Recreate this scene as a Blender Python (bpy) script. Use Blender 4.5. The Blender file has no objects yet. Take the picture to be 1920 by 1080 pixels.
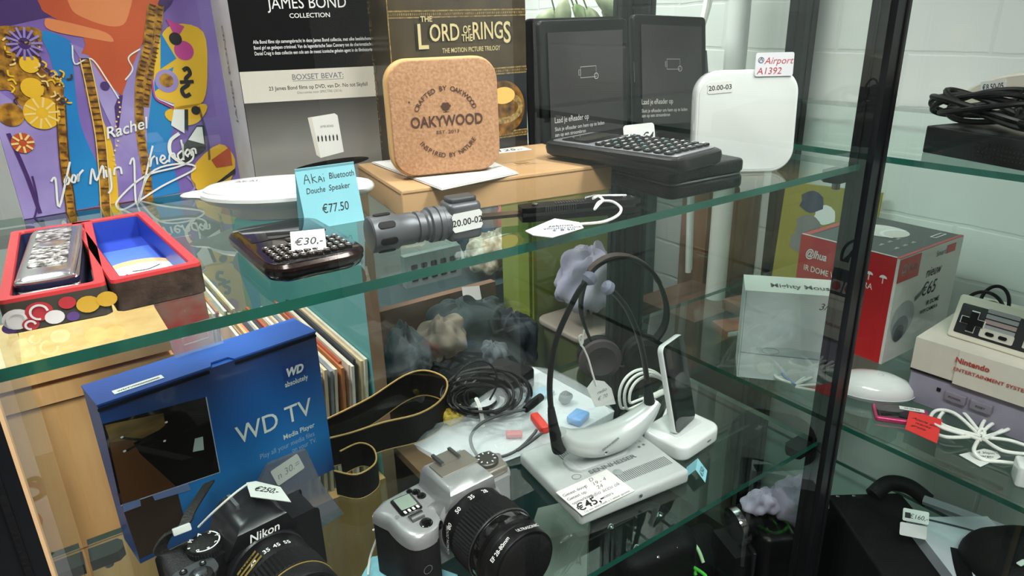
import bpy, bmesh, math, random
from mathutils import Vector, Matrix
from math import pi, sin, cos, radians
random.seed(7)
SC = bpy.context.scene
COL = SC.collection

# ---------------------------------------------------------------- camera, sky, exposure
# metres; origin on the top of the upper glass shelf, below the camera; x along the cabinet, y into it
CAM_H = 0.145
FPX = 1313.0
RW = Matrix(((0.81700756, -0.57605502, -0.02567608),
             (0.22644, 0.27956764, 0.93304173),
             (-0.53030517, -0.76811624, 0.35885077)))      # world -> camera
cam_data = bpy.data.cameras.new('camera')
cam_data.sensor_width = 36.0
cam_data.lens = FPX / 1920 * 36
cam_data.clip_start = 0.01
cam = bpy.data.objects.new('camera', cam_data)
COL.objects.link(cam)
cam.matrix_world = Matrix.Translation((0, 0, CAM_H)) @ RW.transposed().to_4x4()
SC.camera = cam
SC.view_settings.view_transform = 'Standard'
SC.view_settings.look = 'None'
SC.view_settings.gamma = 1
SC.view_settings.use_curve_mapping = False
SC.view_settings.exposure = 0.5
SC.cycles.transparent_max_bounces = 40
SC.cycles.max_bounces = 12
SC.cycles.glossy_bounces = 6
SC.cycles.sample_clamp_indirect = 6
world = bpy.data.worlds.new('shop_daylight')
SC.world = world
world.use_nodes = True
bg = world.node_tree.nodes['Background']
bg.inputs[0].default_value = (0.93, 0.97, 1.0, 1)
bg.inputs[1].default_value = 1.15

def area_light(name, loc, rot, sx, sy, power, color=(1, 1, 1)):
    d = bpy.data.lights.new(name, 'AREA')
    d.shape = 'RECTANGLE'; d.size = sx; d.size_y = sy; d.energy = power; d.color = color
    o = bpy.data.objects.new(name, d); COL.objects.link(o)
    o.location = loc; o.rotation_euler = rot
    return o
# unseen ceiling fittings, added to light the shop
LAMPS = [(-0.3, -0.5), (-0.3, 1.3), (0.85, -0.5), (0.75, 0.75)]
for lx, ly in LAMPS:
    area_light('ceiling_tube_light', (lx, ly, 1.40), (0, 0, 0), 0.3, 1.1, 34, (1.0, 0.985, 0.95))

# ---------------------------------------------------------------- pixels to points
def ray(px, py):
    return RW.transposed() @ Vector((px - 960, -(py - 540), -FPX)).normalized()
CO = Vector((0, 0, CAM_H))
def G(px, py, z=0.0):
    r = ray(px, py); return CO + r * ((z - CAM_H) / r.z)
def GY(px, py, y):
    r = ray(px, py); return CO + r * (y / r.y)
def GX(px, py, x):
    r = ray(px, py); return CO + r * (x / r.x)
def GD(px, py, d):
    return CO + ray(px, py) * d
def frame(o, xdir, lean=0.0, roll=0.0):
    """origin o, x axis horizontal along xdir, y away, z up; lean tips the top back"""
    x = Vector((xdir[0], xdir[1], 0)).normalized(); z = Vector((0, 0, 1)); y = z.cross(x)
    m = Matrix((x, y, z)).transposed().to_4x4()
    return Matrix.Translation(o) @ m @ Matrix.Rotation(-lean, 4, 'X') @ Matrix.Rotation(roll, 4, 'Y')
def base(bl, br, z=0.0, lean=0.0):
    a = G(*bl, z); b = G(*br, z)
    return frame(a, b - a, lean), (b - a).length
def at(o, deg, lean=0.0, roll=0.0):
    return frame(Vector(o), (cos(radians(deg)), sin(radians(deg))), lean, roll)
T = lambda x, y, z: Matrix.Translation((x, y, z))
RX = lambda d: Matrix.Rotation(radians(d), 4, 'X')
RY = lambda d: Matrix.Rotation(radians(d), 4, 'Y')
RZ = lambda d: Matrix.Rotation(radians(d), 4, 'Z')
S = lambda x, y, z: Matrix.Diagonal((x, y, z, 1))
FRONT = Matrix(((1, 0, 0, 0), (0, 0, -1, 0), (0, 1, 0, 0), (0, 0, 0, 1)))      # plane xy -> xz, facing -y
LEFT = Matrix(((0, 0, -1, 0), (-1, 0, 0, 0), (0, 1, 0, 0), (0, 0, 0, 1)))      # facing -x
RIGHT = Matrix(((0, 0, 1, 0), (1, 0, 0, 0), (0, 1, 0, 0), (0, 0, 0, 1)))       # facing +x

# ---------------------------------------------------------------- materials
def lin(h):
    h = h.lstrip('#'); c = [int(h[i:i + 2], 16) / 255 for i in (0, 2, 4)]
    return tuple(v / 12.92 if v <= 0.04045 else ((v + 0.055) / 1.055) ** 2.4 for v in c) + (1,)
MATS = {}
def mat(name, hexc, rough=0.5, metal=0.0, nz=None, bump=None, spec=0.5, coat=0.0, ramp=None, stretch=None):
    """nz=(scale, hex2, contrast): procedural mottling towards a second colour; bump=(scale, strength)"""
    if name in MATS: return MATS[name]
    m = bpy.data.materials.new(name); m.use_nodes = True
    nt = m.node_tree; b = nt.nodes['Principled BSDF']
    b.inputs['Base Color'].default_value = lin(hexc)
    b.inputs['Roughness'].default_value = rough
    b.inputs['Metallic'].default_value = metal
    b.inputs['Specular IOR Level'].default_value = spec
    b.inputs['Coat Weight'].default_value = coat
    tc = nt.nodes.new('ShaderNodeTexCoord'); src = tc.outputs['Object']
    if stretch:
        mp = nt.nodes.new('ShaderNodeMapping'); mp.inputs['Scale'].default_value = stretch
        nt.links.new(src, mp.inputs[0]); src = mp.outputs[0]
    if nz:
        n = nt.nodes.new('ShaderNodeTexNoise'); n.inputs['Scale'].default_value = nz[0]
        n.inputs['Detail'].default_value = 5
        nt.links.new(src, n.inputs['Vector'])
        r = nt.nodes.new('ShaderNodeValToRGB')
        c = nz[2] if len(nz) > 2 else 0.25
        r.color_ramp.elements[0].position = 0.5 - c; r.color_ramp.elements[0].color = lin(hexc)
        r.color_ramp.elements[1].position = 0.5 + c; r.color_ramp.elements[1].color = lin(nz[1])
        nt.links.new(n.outputs['Fac'], r.inputs[0]); nt.links.new(r.outputs[0], b.inputs['Base Color'])
    if ramp:            # (axis, scale, offset, [(pos, hex)...]) printed gradient along an object axis
        sx = nt.nodes.new('ShaderNodeSeparateXYZ'); nt.links.new(src, sx.inputs[0])
        mm = nt.nodes.new('ShaderNodeMath'); mm.operation = 'MULTIPLY_ADD'
        mm.inputs[1].default_value = ramp[1]; mm.inputs[2].default_value = ramp[2]
        nt.links.new(sx.outputs[ramp[0]], mm.inputs[0])
        r = nt.nodes.new('ShaderNodeValToRGB'); e = r.color_ramp.elements
        e[0].position, e[0].color = ramp[3][0][0], lin(ramp[3][0][1])
        e[1].position, e[1].color = ramp[3][-1][0], lin(ramp[3][-1][1])
        for p, hx in ramp[3][1:-1]:
            k = e.new(p); k.color = lin(hx)
        nt.links.new(mm.outputs[0], r.inputs[0]); nt.links.new(r.outputs[0], b.inputs['Base Color'])
    if bump:
        n2 = nt.nodes.new('ShaderNodeTexNoise'); n2.inputs['Scale'].default_value = bump[0]
        n2.inputs['Detail'].default_value = 4
        nt.links.new(src, n2.inputs['Vector'])
        bp = nt.nodes.new('ShaderNodeBump'); bp.inputs['Strength'].default_value = bump[1]
        bp.inputs['Distance'].default_value = 0.002
        nt.links.new(n2.outputs['Fac'], bp.inputs['Height']); nt.links.new(bp.outputs[0], b.inputs['Normal'])
    MATS[name] = m
    return m
def pane_mat(name, tint, boost=1.0, haze=0.0):
    """clear flat glass: fresnel mirror over a tinted clear pane"""
    m = bpy.data.materials.new(name); m.use_nodes = True
    nt = m.node_tree; nt.nodes.clear()
    out = nt.nodes.new('ShaderNodeOutputMaterial'); mix = nt.nodes.new('ShaderNodeMixShader')
    tr = nt.nodes.new('ShaderNodeBsdfTransparent'); tr.inputs[0].default_value = tint
    gl = nt.nodes.new('ShaderNodeBsdfGlossy'); gl.inputs['Roughness'].default_value = 0.0
    gl.inputs['Color'].default_value = (0.95, 1, 0.98, 1)
    fr = nt.nodes.new('ShaderNodeFresnel'); fr.inputs['IOR'].default_value = 1.5
    ge = nt.nodes.new('ShaderNodeNewGeometry')
    sub = nt.nodes.new('ShaderNodeMath'); sub.operation = 'SUBTRACT'; sub.inputs[0].default_value = 1
    mul = nt.nodes.new('ShaderNodeMath'); mul.operation = 'MULTIPLY'
    mu2 = nt.nodes.new('ShaderNodeMath'); mu2.operation = 'MULTIPLY'; mu2.inputs[1].default_value = boost; mu2.use_clamp = True
    nt.links.new(ge.outputs['Backfacing'], sub.inputs[1]); nt.links.new(fr.outputs[0], mul.inputs[0])
    nt.links.new(sub.outputs[0], mul.inputs[1]); nt.links.new(mul.outputs[0], mu2.inputs[0])
    nt.links.new(mu2.outputs[0], mix.inputs[0]); nt.links.new(tr.outputs[0], mix.inputs[1]); nt.links.new(gl.outputs[0], mix.inputs[2])
    last = mix
    if haze:
        df = nt.nodes.new('ShaderNodeBsdfDiffuse'); df.inputs[0].default_value = (0.75, 0.85, 0.83, 1)
        m2 = nt.nodes.new('ShaderNodeMixShader'); m2.inputs[0].default_value = haze
        nt.links.new(mix.outputs[0], m2.inputs[1]); nt.links.new(df.outputs[0], m2.inputs[2]); last = m2
    nt.links.new(last.outputs[0], out.inputs[0])
    MATS[name] = m
    return m
def film_mat(name, hexc, alpha, rough=0.15):
    """thin clear plastic: part see-through, part glossy"""
    m = bpy.data.materials.new(name); m.use_nodes = True
    nt = m.node_tree; b = nt.nodes['Principled BSDF']
    b.inputs['Base Color'].default_value = lin(hexc); b.inputs['Roughness'].default_value = rough
    b.inputs['Alpha'].default_value = alpha
    n2 = nt.nodes.new('ShaderNodeTexNoise'); n2.inputs['Scale'].default_value = 60
    bp = nt.nodes.new('ShaderNodeBump'); bp.inputs['Strength'].default_value = 0.5; bp.inputs['Distance'].default_value = 0.003
    nt.links.new(n2.outputs['Fac'], bp.inputs['Height']); nt.links.new(bp.outputs[0], b.inputs['Normal'])
    MATS[name] = m
    return m
def emit_mat(name, col, st):
    m = bpy.data.materials.new(name); m.use_nodes = True
    b = m.node_tree.nodes['Principled BSDF']
    b.inputs['Base Color'].default_value = (0.9, 0.9, 0.9, 1)
    b.inputs['Emission Color'].default_value = col; b.inputs['Emission Strength'].default_value = st
    return m

WHITE = mat('white_plastic', '#d6d9d8', 0.3)
WHITEG = mat('white_gloss', '#d9dcdb', 0.12, coat=0.3)
PAPER = mat('white_paper', '#dcdbd7', 0.8, nz=(40, '#d2d1cd', 0.3))
STICK = mat('sticker_paper', '#dadbd8', 0.55, nz=(60, '#cfd1ce', 0.3))
INK = mat('black_ink', '#16161a', 0.6)
INKB = mat('pen_ink', '#2a3350', 0.6)
INKR = mat('red_pen_ink', '#b8303c', 0.6)
GREYINK = mat('grey_print', '#77777a', 0.6)
WINK = mat('white_print', '#e6e6e4', 0.6)
BLACK = mat('black_plastic', '#0e0e10', 0.35, spec=0.3)
BLACKM = mat('black_matte', '#0d0d0f', 0.6, bump=(400, 0.2), spec=0.25)
BLACKG = mat('black_gloss', '#08080a', 0.06, coat=0.5)
RUBBER = mat('black_rubber', '#111214', 0.65, bump=(900, 0.25), spec=0.25)
CHROME = mat('chrome', '#d4d4d6', 0.12, 1.0)
STEEL = mat('steel', '#9a9b9d', 0.3, 1.0, nz=(30, '#7a7b7e', 0.3))
STRING = mat('white_string', '#e6e4de', 0.8, bump=(1500, 0.5))
BLUEC = mat('pale_blue_card', '#80bcc8', 0.75, nz=(25, '#78b4c0', 0.3))
POST = mat('black_anodised_aluminium', '#202225', 0.28, 0.6, nz=(8, '#2a2c30', 0.3))
WIREB = mat('black_cable', '#0f1011', 0.45, spec=0.35)
WIREW = mat('white_cable', '#e4e4df', 0.4)

# ---------------------------------------------------------------- mesh builder
def rrect(w, h, r, n=5):
    r = max(min(r, w / 2 - 1e-5, h / 2 - 1e-5), 1e-5); P = []
    for cx, cy, a0 in ((w/2-r, h/2-r, 0), (-w/2+r, h/2-r, 90), (-w/2+r, -h/2+r, 180), (w/2-r, -h/2+r, 270)):
        for i in range(n + 1):
            a = radians(a0 + 90 * i / n); P.append((cx + r * cos(a), cy + r * sin(a)))
    return P
def circ(r, n=32, ry=None):
    ry = r if ry is None else ry
    return [(r * cos(2*pi*i/n), ry * sin(2*pi*i/n)) for i in range(n)]
def spline(pts, n=6, closed=False):
    P = [Vector(p) for p in pts]; out = []; L = len(P)
    if L < 3: return P
    rng = range(L if closed else L - 1)
    for i in rng:
        if closed: a, b, c, d = P[(i-1) % L], P[i], P[(i+1) % L], P[(i+2) % L]
        else: a, b, c, d = P[max(i-1, 0)], P[i], P[i+1], P[min(i+2, L-1)]
        for k in range(n):
            t = k / n
            out.append(0.5 * ((2*b) + (c - a)*t + (2*a - 5*b + 4*c - d)*t*t + (-a + 3*b - 3*c + d)*t*t*t))
    if not closed: out.append(P[-1])
    return out
FONT_CACHE = {}
def font_mesh(body, bold, shear, align):
    key = (body, bold, shear, align)
    if key not in FONT_CACHE:
        cu = bpy.data.curves.new('lettering', 'FONT'); cu.body = body; cu.size = 1; cu.resolution_u = 3
        cu.offset = bold; cu.shear = shear; cu.align_x = align; cu.align_y = 'BOTTOM_BASELINE'
        o = bpy.data.objects.new('lettering', cu); COL.objects.link(o)
        bpy.context.view_layer.update()
        me = bpy.data.meshes.new_from_object(o)
        FONT_CACHE[key] = ([v.co.copy() for v in me.vertices], [tuple(p.vertices) for p in me.polygons])
        bpy.data.objects.remove(o); bpy.data.meshes.remove(me); bpy.data.curves.remove(cu)
    return FONT_CACHE[key]
class MB:
    def __init__(s):
        s.bm = bmesh.new(); s.mats = []
    def mi(s, m):
        if m not in s.mats: s.mats.append(m)
        return s.mats.index(m)
    def add(s, verts, faces, m, M=None):
        vs = [s.bm.verts.new((M @ Vector(v)) if M else Vector(v)) for v in verts]
        fl = isinstance(m, list)
        for i, f in enumerate(faces):
            try:
                fc = s.bm.faces.new([vs[k] for k in f]); fc.material_index = s.mi(m[i] if fl else m); fc.smooth = True
            except ValueError: pass
        return s
    def box(s, x0, x1, y0, y1, z0, z1, m, M=None, **fm):
        v = [(x0,y0,z0),(x1,y0,z0),(x1,y1,z0),(x0,y1,z0),(x0,y0,z1),(x1,y0,z1),(x1,y1,z1),(x0,y1,z1)]
        f = [(0,1,5,4),(1,2,6,5),(2,3,7,6),(3,0,4,7),(4,5,6,7),(3,2,1,0)]
        nm = ('front','right','back','left','top','bottom')
        return s.add(v, f, [fm.get(k, m) for k in nm], M)
    def loft(s, rings, m, M=None, cap0=True, cap1=True, closed=True, mats=None, capm=None):
        n = len(rings[0]); V = [p for r in rings for p in r]; F = []; ML = []
        for i in range(len(rings) - 1):
            for k in range(n if closed else n - 1):
                F.append((i*n+k, i*n+(k+1) % n, (i+1)*n+(k+1) % n, (i+1)*n+k)); ML.append(mats[i] if mats else m)
        if cap0: F.append(tuple(range(n-1, -1, -1))); ML.append(m)
        if cap1: F.append(tuple((len(rings)-1)*n + k for k in range(n))); ML.append(capm or m)
        return s.add(V, F, ML, M)
    def rbox(s, w, d, h, r, m, bev=0.001, M=None, seg=3, capm=None, n=5, taper=0.0):
        """rounded box centred in xy, z 0..h"""
        L = []
        for i in range(seg + 1):
            a = pi/2 * i / seg; L.append((bev * (1 - sin(a)), bev * (1 - cos(a))))
        for i in range(seg, -1, -1):
            a = pi/2 * i / seg; L.append((bev * (1 - sin(a)) + taper, h - bev * (1 - cos(a))))
        R = [[(x, y, z) for x, y in rrect(w - 2*o, d - 2*o, max(r - o, 1e-5), n)] for o, z in L]
        return s.loft(R, m, M, capm=capm)
    def prism(s, pts, z0, z1, m, M=None, sides=None, top=None):
        n = len(pts); V = [(x, y, z0) for x, y in pts] + [(x, y, z1) for x, y in pts]
        F = [(k, (k+1) % n, n+(k+1) % n, n+k) for k in range(n)] + [tuple(range(n-1, -1, -1)), tuple(range(n, 2*n))]
        ML = [(sides[k] if sides else m) for k in range(n)] + [m, top or m]
        return s.add(V, F, ML, M)
    def lathe(s, prof, m, seg=32, M=None, mats=None, cap=True, ry=1.0):
        R = [[(r*cos(2*pi*i/seg), ry*r*sin(2*pi*i/seg), z) for i in range(seg)] for r, z in prof]
        return s.loft(R, m, M, cap0=cap, cap1=cap, mats=mats)
    def cyl(s, a, b, r, m, seg=20, r2=None, M=None):
        return s.tube([a, b], r if r2 is None else [r, r2], m, seg, M)
    def tube(s, pts, r, m, n=8, M=None, closed=False, flat=None):
        P = [Vector(p) for p in pts]; L = len(P); rs = r if isinstance(r, (list, tuple)) else [r]*L
        rings = []; up = None
        for i in range(L):
            if closed: t = P[(i+1) % L] - P[i-1]
            else: t = P[min(i+1, L-1)] - P[max(i-1, 0)]
            if t.length < 1e-9: t = Vector((0, 0, 1))
            t.normalize()
            if up is None: up = t.orthogonal().normalized()
            up = (up - t * up.dot(t))
            up = up.normalized() if up.length > 1e-6 else t.orthogonal().normalized()
            w = t.cross(up)
            rings.append([tuple(P[i] + (up*cos(2*pi*k/n) + w*sin(2*pi*k/n)) * rs[i]) for k in range(n)])
        if closed: rings.append(rings[0])
        return s.loft(rings, m, M, cap0=not closed, cap1=not closed)
    def ribbon(s, pts, half, thick, m, up=(0, 0, 1), M=None):
        """band with its width along up (vector, or list of vectors)"""
        P = [Vector(p) for p in pts]; L = len(P); rings = []
        for i in range(L):
            t = (P[min(i+1, L-1)] - P[max(i-1, 0)]).normalized()
            u = Vector(up[i] if isinstance(up, list) else up).normalized(); nrm = t.cross(u).normalized()
            h = half[i] if isinstance(half, list) else half
            rings.append([tuple(P[i] + u*h*a + nrm*thick*b) for a, b in ((-1,-.5),(1,-.5),(1,.5),(-1,.5))])
        return s.loft(rings, m, M)
    def text(s, body, M, size, m, w=None, bold=0.0, shear=0.0, align='CENTER', sq=1.0):
        V, F = font_mesh(body, bold, shear, align)
        if not V: return s
        sx = size * sq
        if w:
            x0 = min(v.x for v in V); x1 = max(v.x for v in V); sx = w / max(x1 - x0, 1e-6)
        return s.add([(v.x*sx, v.y*size, 0) for v in V], F, m, M)
    def arctext(s, body, M, rad, a0, a1, size, m, inward=False, bold=0.0):
        n = len(body)
        for i, ch in enumerate(body):
            if ch == ' ': continue
            a = radians(a0 + (a1 - a0) * i / max(n - 1, 1))
            rot = a - pi/2 if not inward else a + pi/2
            s.text(ch, M @ T(rad*cos(a), rad*sin(a), 0) @ Matrix.Rotation(rot, 4, 'Z'), size, m, bold=bold)
        return s
    def poly(s, pts, M, m):
        return s.add([(x, y, 0) for x, y in pts], [tuple(range(len(pts)))], m, M)
    def rect(s, x0, x1, y0, y1, M, m):
        return s.poly([(x0,y0),(x1,y0),(x1,y1),(x0,y1)], M, m)
    def stroke(s, pts, wd, M, m, n=5, closed=False, raw=False):
        """flat pen stroke in the plane of M"""
        P = [Vector((p[0], p[1], 0)) for p in pts]
        if not raw: P = spline(P, n, closed)
        L = len(P); A = []
        for i in range(L):
            t = P[(i+1) % L if closed else min(i+1, L-1)] - P[i-1 if closed else max(i-1, 0)]
            if t.length < 1e-9: t = Vector((1, 0, 0))
            t.normalize(); nn = Vector((-t.y, t.x, 0)) * wd / 2
            A += [tuple(P[i] + nn), tuple(P[i] - nn)]
        F = [(2*i+1, 2*i+3, 2*i+2, 2*i) for i in range(L - 1)]
        if closed: F.append((2*L-1, 1, 0, 2*L-2))
        return s.add(A, F, m, M)
    def blob(s, c, rx, ry, rz, m, nz=0.0, seed=0, M=None, n=14, cut=None):
        rnd = random.Random(seed); ph = [rnd.uniform(0, 6.28) for _ in range(9)]; R = []
        for i in range(1, n):
            th = pi * i / n; ring = []
            for k in range(2*n):
                p = 2*pi*k/(2*n)
                q = 1 + nz*(sin(3*p+ph[0]+2*th)*.5 + sin(5*th+ph[1]+p)*.4 + sin(7*p-4*th+ph[2])*.35 + sin(11*p+6*th+ph[3])*.2)
                z = cos(pi - th) * q * rz
                if cut is not None: z = max(z, cut)
                ring.append((c[0]+sin(th)*cos(p)*rx*q, c[1]+sin(th)*sin(p)*ry*q, c[2]+z))
            R.append(ring)
        return s.loft(R, m, M)
    def build(s, name, parent=None, label=None, world=False, angle=35, flat=False):
        me = bpy.data.meshes.new(name)
        if world and parent is not None: s.bm.transform(ROOTM[parent.name].inverted())
        bmesh.ops.recalc_face_normals(s.bm, faces=s.bm.faces) if not flat else None
        s.bm.to_mesh(me); s.bm.free()
        for m in s.mats: me.materials.append(m)
        me.set_sharp_from_angle(angle=radians(angle))
        o = bpy.data.objects.new(name, me); COL.objects.link(o)
        if parent is not None: o.parent = parent
        if label: o['label'] = label
        return o
ROOTM = {}
def thing(name, label, cat, M, group=None):
    o = bpy.data.objects.new(name, None); COL.objects.link(o); o.empty_display_size = 0.02
    if not isinstance(M, Matrix): M = Matrix.Translation(M)
    o.matrix_world = M; ROOTM[o.name] = M.copy()
    o['label'] = label; o['category'] = cat
    if group: o['group'] = group
    return o
def solo(mb, name, label, cat, M=None, group=None, kind=None):
    o = mb.build(name)
    if M is not None: o.matrix_world = M
    o['label'] = label; o['category'] = cat
    if group: o['group'] = group
    if kind: o['kind'] = kind
    return o
def struct(mb, name):
    o = mb.build(name); o['kind'] = 'structure'; return o
def sticker(parent, M, w, h, txt, size, ink=INK, m=STICK, name='price_sticker', label=None, notch=False, bold=0.0, shear=0, th=0.0003):
    """paper sticker, face along +z of M, centred"""
    b = MB()
    if notch:
        P = []
        for x, y in ((-w/2, -h/2), (w/2, -h/2), (w/2, h/2), (-w/2, h/2)): P.append((x, y))
        k = h * 0.12
        P = [(-w/2+k,-h/2),(w/2-k,-h/2),(w/2,-h/2+k*1.5),(w/2-k*.6,0),(w/2,h/2-k*1.5),(w/2-k,h/2),(-w/2+k,h/2),(-w/2,h/2-k*1.5),(-w/2+k*.6,0),(-w/2,-h/2+k*1.5)]
        b.prism(P, 0, th, m, M)
    else:
        b.prism(rrect(w, h, h*0.1, 3), 0, th, m, M)
    lines = txt if isinstance(txt, list) else [(txt, 0, -size*0.35, size)]
    for t, x, y, sz in lines:
        b.text(t, M @ T(x, y, th + 0.00015), sz, ink, bold=bold, shear=shear)
    return b.build(name, parent, label)
# ================================================================ the room
FLOORZ = -1.15
m_floor = mat('grey_floor', '#37332f', 0.6, nz=(3, '#2b2825', 0.25))
m_ceil = mat('white_ceiling', '#dcdcd8', 0.9, nz=(6, '#d2d2ce', 0.3))
def brick_mat():
    m = mat('painted_brick', '#d6dcd8', 0.55); nt = m.node_tree; b = nt.nodes['Principled BSDF']
    tc = nt.nodes.new('ShaderNodeTexCoord'); mp = nt.nodes.new('ShaderNodeMapping')
    mp.inputs['Rotation'].default_value = (0, radians(90), radians(90))
    br = nt.nodes.new('ShaderNodeTexBrick'); br.inputs['Scale'].default_value = 1
    br.inputs['Brick Width'].default_value = 0.24; br.inputs['Row Height'].default_value = 0.085
    br.inputs['Mortar Size'].default_value = 0.004; br.inputs['Mortar Smooth'].default_value = 0.6
    br.inputs['Color1'].default_value = lin('#d6dcd8'); br.inputs['Color2'].default_value = lin('#d3d9d5'); br.inputs['Mortar'].default_value = lin('#d0d6d2')
    sp = nt.nodes.new('ShaderNodeSeparateXYZ'); cb = nt.nodes.new('ShaderNodeCombineXYZ')
    nt.links.new(tc.outputs['Object'], sp.inputs[0])
    nt.links.new(sp.outputs[1], cb.inputs[0]); nt.links.new(sp.outputs[2], cb.inputs[1])
    nz = nt.nodes.new('ShaderNodeTexNoise'); nz.inputs['Scale'].default_value = 9; nz.inputs['Detail'].default_value = 6
    nt.links.new(tc.outputs['Object'], nz.inputs['Vector'])
    mx = nt.nodes.new('ShaderNodeVectorMath'); mx.operation = 'MULTIPLY_ADD'; mx.inputs[1].default_value = (0.012, 0.012, 0)
    nt.links.new(nz.outputs['Color'], mx.inputs[0]); nt.links.new(cb.outputs[0], mx.inputs[2])
    nt.links.new(mx.outputs[0], br.inputs['Vector']); nt.links.new(br.outputs['Color'], b.inputs['Base Color'])
    bp = nt.nodes.new('ShaderNodeBump'); bp.inputs['Strength'].default_value = 0.22; bp.inputs['Distance'].default_value = 0.004
    ad = nt.nodes.new('ShaderNodeMath'); ad.operation = 'MULTIPLY_ADD'; ad.inputs[1].default_value = -1.0
    nt.links.new(br.outputs['Fac'], ad.inputs[0]); nt.links.new(nz.outputs['Fac'], ad.inputs[2])
    nt.links.new(ad.outputs[0], bp.inputs['Height']); nt.links.new(bp.outputs[0], b.inputs['Normal'])
    return m
m_brick = brick_mat()
m_wall = mat('grey_back_wall', '#8f9290', 0.8, nz=(4, '#7c7f7d', 0.3))
struct(MB().box(-3, 1.3, -2.6, 2.6, FLOORZ - 0.05, FLOORZ, m_floor), 'floor')
struct(MB().box(-3, 1.3, -2.6, 2.6, 1.55, 1.6, m_ceil), 'ceiling')
struct(MB().box(1.18, 1.3, -2.6, 2.6, FLOORZ, 1.55, m_brick), 'wall_right')
m_front = mat('shop_front_wall', '#3d3833', 0.8, nz=(2, '#2e2a27', 0.3))
struct(MB().box(-3, 1.18, -2.6, -2.5, FLOORZ, 1.55, m_front), 'wall_front')
struct(MB().box(-3.1, -3, -2.6, 2.6, FLOORZ, 1.55, m_wall), 'wall_left')
struct(MB().box(-3, 1.18, 2.5, 2.6, FLOORZ, 1.55, m_wall), 'wall_back')
m_tube = emit_mat('lit_tube', (1, 0.98, 0.94, 1), 6.0)
for i, (lx, ly) in enumerate(LAMPS):
    t = thing('ceiling_light', ['fluorescent fitting on the ceiling in front of the left cabinet', 'fluorescent fitting on the ceiling behind the record bin',
              'fluorescent fitting on the ceiling above the cabinet by the brick wall', 'fluorescent fitting on the ceiling above the rear right cabinet corner'][i], 'light', (lx, ly, 1.55))
    MB().box(-0.16, 0.16, -0.6, 0.6, -0.09, 0, mat('lamp_housing', '#e4e4e2', 0.4)).build('housing', t)
    for sx in (-0.07, 0.07):
        MB().cyl((sx, -0.57, -0.105), (sx, 0.57, -0.105), 0.013, m_tube, 12).build('tube', t)

# ================================================================ glass display cabinets
PANE = pane_mat('clear_pane', (0.985, 0.995, 0.99, 1))
SHELF = pane_mat('shelf_glass', (0.86, 0.955, 0.925, 1), boost=1.15)
EDGE = mat('green_glass_edge', '#114037', 0.12, nz=(14, '#1f6353', 0.3), spec=0.8)
EDGE.node_tree.nodes['Principled BSDF'].inputs['Transmission Weight'].default_value = 0.25
X0, X1, Y0, Y1 = -0.060, 0.714, 0.362, 0.714
SZ = (0.0, -0.326, -0.66)
SHT = 0.0065
c1 = thing('glass_display_cabinet', 'glass display cabinet with black posts and green edged glass shelves, in the middle', 'display cabinet', ((X0+X1)/2, (Y0+Y1)/2, FLOORZ))
def post(x, y, root, z0=FLOORZ, z1=0.62, w=0.025):
    b = MB()
    b.box(x, x+w, y, y+w, z0, z1, POST)
    # slots of the extrusion
    for dx in (0.0155,):
        b.box(x+dx, x+dx+0.003, y-0.0012, y, z0, z1, BLACKM)
    for dy in (0.0155,):
        b.box(x-0.0012, x, y+dy, y+dy+0.003, z0, z1, BLACKM)
    return b.build('post', root, world=True)
W = 0.025
for px_, py_ in ((X0, Y0), (X1-W, Y0), (X1-W, Y1-W)):
    post(px_, py_, c1)
def glass_shelf(x0, x1, y0, y1, z, root):
    return MB().box(x0, x1, y0, y1, z-SHT, z, EDGE, top=SHELF, bottom=SHELF).build('glass_shelf', root, world=True)
def bracket(x, y, z, root, sx=1, sy=1):
    b = MB()
    b.prism([(0, 0), (0.026*sx, 0), (0.030*sx, 0.006*sy), (0.030*sx, 0.016*sy), (0.024*sx, 0.022*sy), (0, 0.022*sy)], -0.011, 0, BLACK, T(x, y, z-SHT-0.0002))
    b.cyl((x+0.014*sx, y+0.011*sy, z-SHT-0.02), (x+0.014*sx, y+0.011*sy, z-SHT-0.011), 0.004, STEEL)
    return b.build('shelf_bracket', root, world=True)
for z in SZ:
    glass_shelf(-0.033, 0.689, 0.374, 0.706, z, c1)
    bracket(0.689, 0.378, z, c1, -1, 1)
    bracket(0.689, 0.700, z, c1, -1, -1); bracket(-0.034, 0.700, z, c1, 1, -1)
def pane(x0, x1, y0, y1, z0, z1, root, name):
    return MB().box(x0, x1, y0, y1, z0, z1, PANE).build(name, root, world=True)
pane(-0.034, 0.688, 0.3655, 0.3695, -1.0, 0.60, c1, 'front_pane')
pane(-0.034, 0.688, 0.7075, 0.7115, -1.0, 0.60, c1, 'back_pane')
pane(-0.0405, -0.0365, 0.388, 0.688, -1.0, 0.60, c1, 'side_pane')
pane(0.6945, 0.6985, 0.388, 0.688, -1.0, 0.60, c1, 'side_pane')
MB().box(X0, X1, Y0, Y1, FLOORZ, -1.0, BLACKM).build('plinth', c1, world=True)
MB().box(X0, X1, Y0, Y1, 0.60, 0.64, POST).build('top_frame', c1, world=True)
MB().box(X0+W, X0+W+0.0016, Y0, Y0+0.010, FLOORZ, 0.6, mat('tan_edge_strip', '#c9a67c', 0.4)).build('edge_strip', c1, world=True)

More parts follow.
